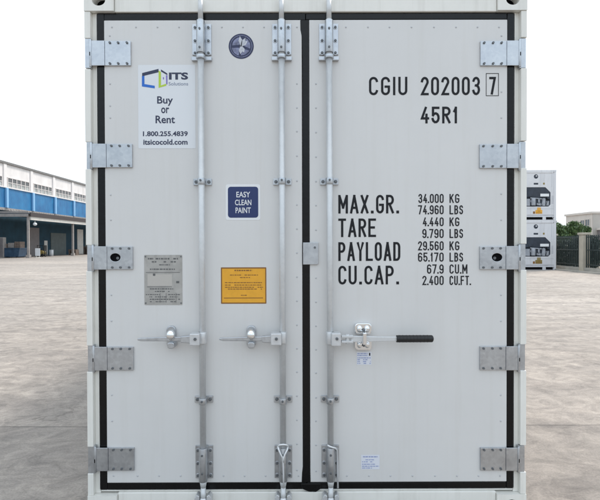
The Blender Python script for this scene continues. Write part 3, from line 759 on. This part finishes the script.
rr = random.Random(3)
bm = BM(); x0, z1 = survey(144.3, 255); x1, z0 = survey(182.4, 304.7); prism(bm, round_rect(x0, x1, z0, z1, .004, 3), -.0022, -.0005); pl = obj('data_plate', bm, 'plate', box_)
bm = BM(); yy = -.0027
for v, u0, u1, h in ((258.7, 148, 178, 1.5), (261.8, 150, 176, 1.3), (264.8, 156, 170, 1.0), (269.2, 150, 175, 1.2), (288.8, 150, 174, 1.1), (291.4, 155, 170, 1.0), (294.5, 146, 180, .9), (296.8, 146, 178, .9), (299.2, 150, 180, 1.1), (301.6, 150, 178, .9)):
    fineprint(bm, u0, u1, v, h, yy, 0, .85, rr)
urect(bm, 146, 272.2, 180, 272.6, yy); urect(bm, 147, 286.6, 172, 287, yy); urect(bm, 176.3, 281, 179.3, 283.2, yy); urect(bm, 153, 273.4, 155.5, 275.8, yy)
for u in (160, 166, 176): urect(bm, u, 293, u+.4, 302.5, yy-.0002)
obj('engraving', bm, 'etch', pl)
bm = BM(); urect(bm, 147.6, 274.2, 172.2, 285.8, yy+.0001); obj('blank_field', bm, 'plateblank', pl)
bm = BM()
for u, v in ((145.6, 256.6), (181, 256.6), (145.9, 303), (181.2, 303)):
    a, b = survey(u, v); cyl(bm, (a, -.002, b), (a, -.0045, b), .004, n=10)
obj('plate_rivets', bm, 'bolt', pl)

bm = BM(); urect(bm, 220.9, 267.4, 266.4, 303.6, Y1, r=.003); ws = obj('warning_sticker', bm, 'brown', box_)
bm = BM(); urect(bm, 222.1, 268.7, 265.3, 302.4, Y2); obj('orange_field', bm, 'orange', ws)
bm = BM(); fineprint(bm, 234.5, 252, 270.4, 1.3, Y3, 0, .95, rr)
for v, u0, u1 in ((275, 230, 258), (277.5, 240, 250), (282.6, 225, 262), (285, 225, 262), (287.2, 225, 263), (289, 228, 262), (295.2, 241, 247)): fineprint(bm, u0, u1, v, .8, Y3, 0, .93, rr)
urect(bm, 224, 297.6, 263, 298.2, Y3)
obj('fine_print', bm, 'brown', ws)

bm = BM(); urect(bm, 356.6, 351.8, 371.4, 364.6, Y1); s1 = obj('small_sticker', bm, 'label', box_); s1['label'] = 'little notice under the right handle catch'
bm = BM()
for v in (353.6, 355.4, 357.8, 359.6, 361.4, 363.2): fineprint(bm, 357.4, 367.5 if v < 356 else 370.6, v, .9, Y2, 0, .85, rr)
urect(bm, 369, 352.8, 370.3, 355.6, Y2, 1); obj('fine_print', bm, ['blueprint', 'ink'], s1)
bm = BM(); urect(bm, 361, 454.6, 379.6, 469.2, Y1); s2 = obj('small_sticker', bm, 'label', box_); s2['label'] = 'little notice low on the right door'
bm = BM(); fineprint(bm, 363, 377.5, 456.6, 1.1, Y2, 0, .9, rr)
for v, u1 in ((459.6, 374), (461.6, 373), (464, 378), (466, 379), (467.8, 372)): fineprint(bm, 362, u1, v, .8, Y2, 0, .8, rr)
obj('fine_print', bm, 'blueprint', s2)

# ---- bright seals hung on the lock rods
def P3(u, v, y): x, z = survey(u, v, y); return (x, y, z)
bm = BM(); ux = bars[1][1]
c = [P3(277.8, 446.0, -.060), P3(278.6, 449.5, -.071), P3(280.6, 454, -.074), P3(282.6, 457.6, -.0745), P3(283.3, 466, -.0745), P3(283.5, 476, -.0735), P3(283.8, 488, -.068)]
tube(bm, c, .0048)
tube(bm, [P3(288.4, 446.2, -.060), P3(287, 450, -.071), P3(285, 454.4, -.075), P3(283.6, 457.6, -.078), P3(283.7, 462, -.078)], .0048)
tube(bm, [P3(277.8, 446.0, -.060), P3(280, 444.8, -.066), P3(283.2, 444.4, -.069), P3(286.4, 444.9, -.066), P3(288.4, 446.2, -.060)], .0050)
tag(obj('cable_seal', bm, 'cable'), 'bright wire seal forming a Y over the foot of the middle lock rod', 'seal')
bm = BM()
tube(bm, [P3(327.4, 445.0, -.064), P3(329.4, 446.2, -.068), P3(332, 447.2, -.068), P3(335.4, 448, -.060), P3(337, 450, -.045), P3(337.4, 458, -.030), P3(337.6, 472, -.028), P3(337.9, 488, -.030)], .0050)
tag(obj('cable_seal', bm, 'cable'), 'bright wire seal hanging straight beside the foot of the right door rod', 'seal')

# ================================================================== YARD, LEFT: WAREHOUSE
WX = -37.5
wh = thing('warehouse', 'long pale warehouse with a bright blue cladding band and a row of high windows', 'warehouse', (WX, 0, .0))
BAY = 6.2; Y0, YE = 59.75-6*BAY, 59.75+20*BAY
bm = BM(); box(bm, -24, 0, Y0, YE, 5.95, 11.90); obj('wall', bm, 'pale_wall', wh)
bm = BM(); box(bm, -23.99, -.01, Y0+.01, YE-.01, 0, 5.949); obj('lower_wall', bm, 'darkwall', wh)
bm = BM(); box(bm, -24.1, .22, Y0-.1, YE+.1, 11.902, 12.20); obj('coping', bm, 'coping', wh, .03)
bm = BM(); box(bm, .002, .16, Y0, YE, 6.30, 8.83); obj('cladding', bm, 'bluewall', wh)
bm = BM(); box(bm, .002, .30, Y0, YE, 8.832, 8.95); obj('ledge', bm, 'pale_wall', wh)
bm = BM(); box(bm, .002, .24, Y0, YE, 5.97, 6.295)
for k in range(260):
    y = Y0+.3+k*.63
    if y < YE-.4: box(bm, .241, .27, y, y+.22+.12*math.sin(k*1.7), 6.01, 6.23)
obj('flashing', bm, 'beige', wh)
pil = pip = None; wins = None
for k in range(26):
    y = Y0+k*BAY
    bm = None
    if pil is None:
        bm = BM(); box(bm, .002, .14, -.30, .30, 8.952, 11.90); pil = obj('pilaster', bm, 'pale_wall', wh, loc=(0, y, 0))
        bm = BM(); box(bm, .162, .42, -.22, .22, 6.296, 8.83); pip = obj('downpipe', bm, 'skyblue', wh, .03, loc=(0, y, 0))
    else: dup(pil, wh, (0, y, 0)); dup(pip, wh, (0, y, 0))
    yc = y+BAY/2
    if wins is None:
        bm = BM(); hw = 2.50; z0, z1 = 9.03, 10.18
        box(bm, .003, .10, -hw-.09, hw+.09, z1, z1+.09); box(bm, .003, .14, -hw-.09, hw+.09, z0-.09, z0)
        for q in range(6): yq = -hw+q*2*hw/5; box(bm, .0032, .09, yq-.07, yq+.07, z0+.0005, z1-.0005)
        box(bm, .0034, .085, -hw, hw, 9.57, 9.66)
        fr = obj('window', bm, 'winframe', wh, loc=(0, yc, 0))
        bm = BM(); box(bm, .002, .03, -hw+.001, hw-.001, 9.615, z1-.001); box(bm, .002, .03, -hw+.001, hw-.001, z0+.001, 9.614, 1)
        pn = obj('pane', bm, ['glass_dark', 'glass_pale'], fr); wins = (fr, pn)
    else:
        f = dup(wins[0], wh, (0, yc, 0)); dup(wins[1], f)
bm = BM(); box(bm, -.005, .06, 65.5, 67.9, .02, 4.0)
for q in range(6): box(bm, .061, .075, 65.55, 67.85, .3+q*.6, .34+q*.6)
obj('door', bm, 'pinkdoor', wh)
def shutter(y0, y1, h):
    bm = BM(); box(bm, -.005, .05, y0, y1, .02, h)
    for q in range(int(h/.28)): box(bm, .051, .066, y0+.05, y1-.05, .12+q*.28, .24+q*.28)
    obj('roller_shutter', bm, 'greendoor', wh)
shutter(71.2, 76.0, 3.4); shutter(83, 87.5, 3.4); shutter(47, 52, 3.6)
bm = BM(); box(bm, -.005, .05, 69.3, 70.2, .02, 2.2); obj('door', bm, 'beam', wh)
bm = BM(); box(bm, -.005, .07, 80.0, 82.2, .02, 4.2); obj('door', bm, 'beam', wh)

CX = -32.6
cn = thing('loading_canopy', 'flat loading canopy on steel posts along the foot of the blue warehouse', 'canopy', (CX, 56.4, .12))
bm = BM(); box(bm, -4.6, .25, -.2, 72, 5.18, 5.32); obj('roof', bm, 'canroof', cn)
bm = BM(); box(bm, .251, .36, -.2, 72, 4.86, 5.36); obj('gutter', bm, 'darkgutter', cn)
bm = BM(); box(bm, .06, .24, .06, 72, 4.46, 4.858); obj('fascia', bm, 'beam', cn)
bm = BM(); box(bm, -4.6, .05, -.199, -.05, 4.86, 5.48); box(bm, -4.6, .05, -.22, -.2, 5.30, 5.50); box(bm, -4.6, .05, -.22, -.2, 4.84, 4.95); obj('end_beam', bm, 'beige', cn)
post = None
for k in range(7):
    if post is None:
        bm = BM(); box(bm, -.20, .05, -.12, .12, -.12, 5.179); box(bm, -.30, .15, -.22, .22, -.12, .25); post = obj('column', bm, 'beige', cn, .02)
    else: dup(post, cn, (0, 11.6*k, 0))
lamp = thing('canopy_lamp', 'small round pale lamp hanging under the canopy corner beside its first post', 'lamp', (CX+.30, 57.2, 4.10))
bm = BM(); cyl(bm, (0, 0, .18), (0, 0, .36), .03, n=10); obj('stem', bm, 'beam', lamp)
bm = BM(); ball(bm, (0, 0, 0), .24, .24, .20, seg=14); obj('globe', bm, 'boxwhite', lamp)

sk_ = thing('waste_skip', 'dark blue open skip heaped with goods under the canopy end', 'skip', (-35.6, 58.2, 0))
bm = BM(); prism(bm, [(-1.15, .12), (1.15, .12), (1.32, 1.12), (-1.32, 1.12)], -.85, .85)
for k in range(5): box(bm, -1.1+k*.52, -1.02+k*.52, -.90, -.851, .15, 1.05)
obj('body', bm, 'skip', sk_)
bm = BM(); box(bm, -1.38, 1.38, -.92, .92, 1.121, 1.20); obj('rim', bm, 'skip', sk_)
bm = BM()
for s in (-1, 1): box(bm, s*.9-.1, s*.9+.1, -.8, .8, 0, .119)
obj('skid', bm, 'tyre', sk_)
for i, (x, ww, hh, k, lab) in enumerate(((-.85, .9, .50, 'timber', 'brown timber crate at the left end of the blue skip'), (.05, .75, .62, 'cloth', 'dusty pale bale in the middle of the blue skip'), (.85, .7, .78, 'timber', 'taller brown timber crate at the right end of the blue skip'))):
    bm = BM(); q = ww/2
    if k == 'timber':
        for j in range(4): box(bm, -q, q, -.5, .5, j*hh/4+.01, (j+1)*hh/4-.02)
        for s in (-1, 1): box(bm, s*(q-.06)-.05, s*(q-.06)+.05, -.53, -.501, 0, hh)
    else:
        box(bm, -q, q, -.5, .5, 0, hh); box(bm, -q-.012, q+.012, -.2, -.12, -.0, hh+.012); box(bm, -q-.012, q+.012, .12, .2, 0, hh+.012)
    tag(obj('crate' if k == 'timber' else 'bale', bm, k, None, .04, loc=(-35.6+x, 58.2, 1.205)), lab, 'crate' if k == 'timber' else 'bale')
cb = thing('cabinet', 'tall pale cabinet at the left end under the loading canopy', 'cabinet', (-36.55, 57.4, 0))
bm = BM(); box(bm, -.42, .42, -.3, .3, .1, 2.5); box(bm, -.38, .38, -.28, .28, 0, .099); obj('body', bm, 'beige', cb, .02)
bm = BM(); box(bm, -.38, -.01, -.33, -.301, .15, 2.42); box(bm, .01, .38, -.33, -.301, .15, 2.42); obj('door', bm, 'pinkdoor', cb, .01)
sb = thing('notice_board', 'small white board standing by the foot of the canopy post', 'board', (-32.0, 57.2, 0))
bm = BM(); box(bm, -.30, .30, -.03, .03, .22, 1.15); obj('panel', bm, 'boxwhite', sb, .01)
bm = BM()
for s in (-1, 1): box(bm, s*.18-.03, s*.18+.03, .031, .08, 0, 1.1); box(bm, s*.18-.04, s*.18+.04, -.3, .3, 0, .06)
obj('stand', bm, 'beam', sb)
# yellow hand-pallet truck stacker in front of the faded door
fk = thing('forklift', 'faded yellow forklift parked before the tall pinkish door under the canopy', 'forklift', (-34.2, 62.3, 0)); fk.scale = (.62, .72, .72)
bm = BM(); prism(bm, [(-.75, .35), (.75, .35), (.75, .8), (.3, 1.1), (-.55, 1.25), (-.8, 1.1)], -.5, .5); obj('body', bm, 'yellow', fk, .05)
bm = BM()
for x in (-.6, .6):
    for y in (-.43, .43): box(bm, x-.04, x+.04, y-.04, y+.04, 1.05, 2.05)
box(bm, -.68, .68, -.5, .5, 2.051, 2.12); obj('overhead_guard', bm, 'tyre', fk)
bm = BM()
for y in (-.3, .3): box(bm, .80, .92, y-.06, y+.06, .1, 2.1); box(bm, .93, 1.9, y-.06, y+.06, .08, .13)
box(bm, .81, .91, -.239, .239, 1.9, 2.0); box(bm, .921, .965, -.45, .45, .14, .5); obj('mast', bm, 'tyre', fk)
bm = BM(); box(bm, -.35, .05, -.25, .25, 1.16, 1.3); box(bm, -.42, -.3, -.25, .25, 1.3, 1.75); obj('seat', bm, 'tyre', fk, .03)
for x in (-.5, .5):
    for y in (-.5, .5):
        bm = BM(); cyl(bm, (x, y-.12, .3), (x, y+.12, .3), .3, n=18); obj('wheel', bm, 'tyre', fk, .03)
def pallets(x, y, n, lab):
    t = thing('pallet_stack', lab, 'pallets', (x, y, 0))
    for k in range(n):
        bm = BM()
        for q in range(5): box(bm, -.6, .6, -.5+q*.225, -.38+q*.225, .122, .144)
        for q in (-.5, 0, .5): box(bm, q-.06, q+.06, -.5, .52, .025, .1215); box(bm, q-.06, q+.06, -.5, .52, .0, .024)
        p = obj('pallet', bm, 'timber', t, loc=(random.uniform(-.04, .04), random.uniform(-.04, .04), k*.146))
pallets(-34.6, 72.5, 6, 'stack of brown wooden pallets before the grey-green shutter')
pallets(-35.2, 79.0, 9, 'taller stack of brown pallets past the second canopy post')
bd = tag(obj('oil_drum', (lambda b: (cyl(b, (0, 0, 0), (0, 0, .88), .29, n=20), cyl(b, (0, 0, .28), (0, 0, .31), .305, n=20), cyl(b, (0, 0, .58), (0, 0, .61), .305, n=20), cyl(b, (0, 0, .85), (0, 0, .885), .305, n=20), b)[-1])(BM()), 'boxwhite', loc=(-35.2, 66.8, 0)), 'pale steel drum right of the faded yellow forklift under the canopy', 'drum')

# ================================================================== YARD, RIGHT: STACKED UNITS
UY = 25.67
xr_ = sx(556.2, 245, UY); xl_ = xr_-2.438
def unit(z, lab, warn, sticker_v):
    r = thing('stacked_container', lab, 'container', ((xl_+xr_)/2, UY, z), 'white refrigerated containers stacked across the yard')
    H = 2.896; g = 1.219
    bm = BM(); box(bm, -g+.03, g-.03, .08, 12.19, .16, H-.03); obj('shell', bm, 'unit', r)
    bm = BM()
    for s in (-1, 1):
        a, b = sorted((s*g, s*(g-.13))); box(bm, a, b, 0, .14, .119, H-.119)
        for z0 in (0, H-.118): a, b = sorted((s*g, s*(g-.162))); box(bm, a, b, -.012, .16, z0, z0+.118)
    box(bm, -g+.163, g-.163, 0, .14, H-.17, H-.004)
    obj('end_frame', bm, 'unit', r, .01)
    # front panel with a chamfered machinery opening
    x0, x1, z0, z1 = -.93, .90, .78, 1.90; c = .30
    bm = BM()
    box(bm, -g+.131, g-.131, .03, .079, z1, H-.171); box(bm, -g+.131, g-.131, .03, .079, .30, z0)
    box(bm, -g+.131, x0, .03, .079, z0+.0005, z1-.0005); box(bm, x1, g-.131, .03, .079, z0+.0005, z1-.0005)
    prism(bm, [(x1-.0005, z1-.0005), (x1-c, z1-.0005), (x1-.0005, z1-c)], .031, .078); prism(bm, [(x0+.0005, z1-.0005), (x0+c, z1-.0005), (x0+.0005, z1-c)], .031, .078)
    prism(bm, [(x1-.0005, z0+.0005), (x1-c*.4, z0+.0005), (x1-.0005, z0+c*.4)], .031, .078)
    box(bm, -g+.131, g-.131, .02, .079, .17, .225)
    obj('front_panel', bm, 'unit', r)
    bm = BM(); box(bm, x0+.001, x1-.001, .0605, .0795, z0+.001, z1-.001); box(bm, x0+.05, x1-.33, .045, .0604, 1.30, 1.86)
    cyl(bm, (-.18, .0449, 1.56), (-.18, .030, 1.56), .24, n=28)
    for k in range(5): box(bm, -.44, .10, .026, .0299, 1.36+k*.09, 1.375+k*.09)
    box(bm, .30, .84, .040, .0604, 1.24, 1.33)
    obj('fan_housing', bm, ['unitdark', 'hole'], r)
    bm = BM()
    box(bm, -.80, -.30, .01, .0603, .82, 1.22); cyl(bm, (-.10, .03, .84), (-.10, .03, 1.28), .12, n=16); box(bm, .42, .60, .02, .0603, .82, 1.26)
    box(bm, .64, .80, .025, .0603, .84, 1.10); box(bm, -.26, .02, .035, .0603, 1.03, 1.16); cyl(bm, (.22, .03, 1.0), (.22, .03, 1.2), .05, n=12); cyl(bm, (.36, .03, .84), (.52, .03, 1.3), .02, n=8); cyl(bm, (-.28, .02, 1.28), (.38, .02, 1.22), .035, n=10); box(bm, .10, .34, .03, .0603, .82, .98)
    obj('compressor', bm, 'unitgrey', r, .03)
    bm = BM()
    for q in (.44,): box(bm, -g+.135, x0-.03, .0262, .0298, z1+q-.004, z1+q+.004)
    for xs in (-.62, .30, .98): box(bm, xs-.004, xs+.004, .0262, .0298, z1+.02, H-.19)
    for q in range(7): box(bm, x1+.05, g-.15, .0262, .0298, .95+q*.07, .975+q*.07)
    box(bm, -g+.135, g-.135, .0264, .0297, .645, .655)
    obj('seams', bm, 'unitgrey', r)
    bm = BM(); tube(bm, [(-.85, .03, .86), (-.55, .01, 1.30), (-.2, .012, 1.33), (.1, .015, 1.24), (.5, .012, 1.31), (.86, .03, 1.15)], .016, 6); tube(bm, [(.62, .03, .82), (.70, .012, 1.1), (.66, .02, 1.34)], .013, 6); tube(bm, [(-.3, .03, .80), (.0, .0, .86), (.36, .03, .81)], .018, 6)
    obj('hoses', bm, 'hole', r)
    bm = BM(); box(bm, .30, .80, .012, .0302, 1.36, 1.52); obj('control_label', bm, 'white', r)
    bm = BM(); sheet(bm, disc_pts(.05, 2.52, .125), .027, 0); sheet(bm, [(-.08, 2.05), (.18, 2.05), (.18, 2.15), (-.08, 2.15)], .027, 0)
    sheet(bm, disc_pts(.075, 2.55, .05, .035), .025, 1)
    obj('maker_mark', bm, ['unitdark', 'unit'], r)
    bm = BM(); sheet(bm, [(.46, 2.05), (.56, 2.05), (.56, 2.16), (.46, 2.16)], .027, 0); obj('small_notice', bm, 'yellow', r)
    bm = BM(); sheet(bm, [(-.12, .36), (.0, .36), (.0, .50), (-.12, .50)], .027); sheet(bm, [(.05, .40), (.39, .40), (.39, .43), (.05, .43)], .0262); sheet(bm, [(.15, .50), (.31, .50), (.31, .53), (.15, .53)], .0262); obj('fine_print', bm, 'brown', r)
    bm = BM()
    sheet(bm, [(.02, .36), (.42, .36), (.42, .58), (.02, .58)], .027, 0)
    sheet(bm, [(.12, .581), (.34, .581), (.34, .72), (.12, .72)], .027, 0)
    obj('warning_notice', bm, warn, r)
    bm = BM(); box(bm, -.80, .42, -.001, .12, .02, .165); box(bm, .62, 1.0, -.001, .12, .02, .165); obj('fork_pocket', bm, 'hole', r)
    bm = BM(); box(bm, -g+.163, g-.163, .002, .14, .0, .0195); box(bm, .4205, .6195, .002, .14, .0196, .166); obj('base_rail', bm, 'unit', r)
unit(0, 'lower white refrigerated container of the stack on the right, standing on the concrete', 'yellow', 0)
unit(2.9, 'upper white refrigerated container of the stack on the right, with an orange notice', 'orange', 0)

# ================================================================== YARD, RIGHT: BOUNDARY, TREES, HOUSE
def leaves(bm, blobs, n, size, rnd, flat=.8):
    for i in range(n):
        cx, cy, cz, rx, ry, rz = rnd.choice(blobs)
        while True:
            p = Vector((rnd.uniform(-1, 1), rnd.uniform(-1, 1), rnd.uniform(-1, 1)))
            if .25 < p.length < 1: break
        p = Vector((cx+p.x*rx, cy+p.y*ry, cz+p.z*rz))
        if p.z < .03: continue
        q = Vector((rnd.gauss(0, 1), rnd.gauss(0, 1), rnd.gauss(0, 1)+.4)).normalized().to_track_quat('Z', 'Y')
        s = size*rnd.uniform(.6, 1.4); L_ = s*rnd.uniform(1.2, 2.)
        bm.faces.new([bm.verts.new(p+q @ Vector(v)) for v in ((-s*.5, 0, 0), (0, -L_*.5, s*.12), (s*.5, 0, 0), (0, L_*.5, s*.12))])
# boundary pillars on the line of the fence
FX = sx(584.2, 262, 24.0)
pillar0 = None
PY = (27.4, 24.0, 20.6)
plabs = ('beige rendered pillar right against the foot of the container stack', 'beige rendered pillar standing alone between two runs of dark fence', None)
for i in range(2):
    t = thing('gate_pillar', plabs[i], 'pillar', (FX, PY[i], 0), 'beige pillars along the yard fence')
    bm = BM(); box(bm, -.19, .19, -.19, .19, .0, 2.0); obj('shaft', bm, 'pillar', t, .015)
    bm = BM(); box(bm, -.25, .25, -.25, .25, 2.001, 2.12); obj('cap', bm, 'pillar', t, .02)
def fence(y0, y1, lab):
    t = thing('railing_fence', lab, 'fence', (FX, (y0+y1)/2, 0), 'dark railings along the yard edge')
    L2 = (y1-y0)/2-.20
    bm = BM(); box(bm, -.12, .12, -L2, L2, 0, .22); obj('base_wall', bm, 'kerb', t)
    bm = BM()
    for z in (.35, 1.15, 1.85): box(bm, -.025, .025, -L2, L2, z, z+.05)
    n = int(L2*2/.17)
    for k in range(n+1):
        y = -L2+.02+k*(2*L2-.04)/n; box(bm, -.0262, .0262, y-.012, y+.012, .221, 1.98)
    obj('rails', bm, 'rail', t)
fence(PY[1], PY[0], 'dark green railing panel between the two beige pillars')
fence(PY[1]-9.5, PY[1], 'dark green railing panel running from the lone pillar out of the picture')
# kerb and verge
bm = BM(); box(bm, FX-.75, FX-.60, 5, 45, -.05, .07)
struct('kerb', bm, 'kerb')
bm = BM(); box(bm, FX-.599, FX+14, 5, 45, -.05, .03)
struct('verge', bm, 'pillar')
rl = random.Random(11)
def hedge(y0, y1, h, lab):
    t = thing('hedge', lab, 'hedge', (FX+.95, (y0+y1)/2, .05), 'dark hedge behind the railings')
    d = (y1-y0)/2; bl = []
    for k in range(int(d*8)):
        y = rl.uniform(-d+.3, d-.3); bl.append((rl.uniform(-.2, .3), y, rl.uniform(.3, h-.5), rl.uniform(.45, .7), rl.uniform(.45, .7), rl.uniform(.4, .65)))
    bm = BM(); leaves(bm, bl, int(5200*d), .085, rl); obj('foliage', bm, 'leafdark', t)
    bm = BM()
    for k in range(int(d*4)):
        y = -d+.3+k*(2*d-.6)/max(1, int(d*4)-1); tube(bm, [(0, y, 0), (rl.uniform(-.1, .1), y+rl.uniform(-.1, .1), h*.45), (rl.uniform(-.25, .25), y+rl.uniform(-.25, .25), h*.85)], .02, 5)
    obj('stems', bm, 'bark', t)
hedge(24.4, 29.0, 2.0, 'dark dense hedge behind the railing between the two beige pillars')
hedge(14.6, 23.7, 2.1, 'dark dense hedge behind the railing right of the lone pillar')
def tree(x, y, h, r, lab, seed, n=8000):
    q = random.Random(seed); t = thing('leafy_tree', lab, 'tree', (x, y, 0), 'green trees behind the hedge')
    bm = BM(); tube(bm, [(0, 0, 0), (.05, .02, h*.25), (-.03, .05, h*.5), (.06, 0, h*.8)], .09, 8)
    bl = []
    for k in range(11):
        a = q.uniform(0, 2*PI); rr_ = q.uniform(.2, 1)*r*.75; z = q.uniform(.48, .88)*h
        ex = (math.cos(a)*rr_, math.sin(a)*rr_, z); tube(bm, [(0, .03, h*.35), (ex[0]*.5, ex[1]*.5, z*.75), ex], .035, 6)
        bl.append((*ex, q.uniform(.3, .5)*r, q.uniform(.3, .5)*r, q.uniform(.09, .15)*h))
    obj('trunk', bm, 'bark', t)
    bm = BM(); leaves(bm, bl, n, .10, q); obj('crown', bm, 'leaf', t)
x = sx(562, 240, 32); tree(x, 32, 3.42, 1.25, 'low green tree close to the right side of the container stack', 2)
x = sx(577, 240, 33.5); tree(x, 33.5, 2.95, 1.25, 'shorter green tree in front of the cream house', 5)

# cream house far behind: its long side faces the yard, its front faces the camera
HYY = 77.3; HX = sx(592.3, 230, HYY); ZH = sz(211.5, 595, HYY)
hs = thing('cream_house', 'low cream building with flat roof and tall windows beyond the trees', 'house', (HX, HYY, 0))
bm = BM(); box(bm, 0, 16, 0, 7.9, 0, ZH-.35); obj('wall', bm, 'house', hs)
bm = BM(); box(bm, .05, 15.95, -.06, -.002, 0, ZH-.36); obj('front_wall_shade', bm, 'house_shade', hs)
bm = BM(); box(bm, -.22, 16.2, -.22, 8.1, ZH-.349, ZH); obj('parapet', bm, 'house', hs, .03)
def sidewin(u0, u1, v0, v1):
    # position along the side wall from the two sight lines
    ys = []
    for u in (u0, u1):
        d = fw*FPX+rt*(u-300)+up*(250-226); t = (HX-CAM.x)/d.x; ys.append(CAM.y+d.y*t-HYY)
    y1, y0 = ys; z1, z0 = sz(v0, 580, HYY+4), sz(v1, 580, HYY+4)
    y0, y1 = min(ys), max(ys); y0 = max(y0, .25); y1 = min(y1, 7.7)
    bm = BM()
    for a, b, c, d_ in ((y0-.1, y1+.1, z1, z1+.1), (y0-.1, y1+.1, z0-.1, z0), (y0-.1, y0, z0+.0005, z1-.0005), (y1, y1+.1, z0+.0005, z1-.0005)): box(bm, -.09, -.002, a, b, c, d_)
    box(bm, -.085, -.002, (y0+y1)/2-.04, (y0+y1)/2+.04, z0+.0005, z1-.0005); box(bm, -.08, -.002, y0+.0005, (y0+y1)/2-.0405, (z0+z1)/2, (z0+z1)/2+.07)
    w_ = obj('window', bm, 'house', hs); bm = BM(); box(bm, -.03, -.002, y0+.001, y1-.001, z0+.001, z1-.001); obj('pane', bm, 'houseglass', w_)
for a in ((568.8, 571.2, 222, 231), (573.4, 578, 221.5, 232), (581, 584.6, 220.8, 232.5), (585.8, 589.8, 220.4, 232.5)): sidewin(*a)
bm = BM(); box(bm, .8, 15, -4, -.07, 0, sz(229.5, 597, HYY-4)); obj('porch', bm, 'pinkdoor', hs)
bm = BM(); box(bm, .6, 15.2, -4.2, -.07, sz(229.4, 597, HYY-4), sz(227, 597, HYY-4)); obj('porch_roof', bm, 'house', hs)
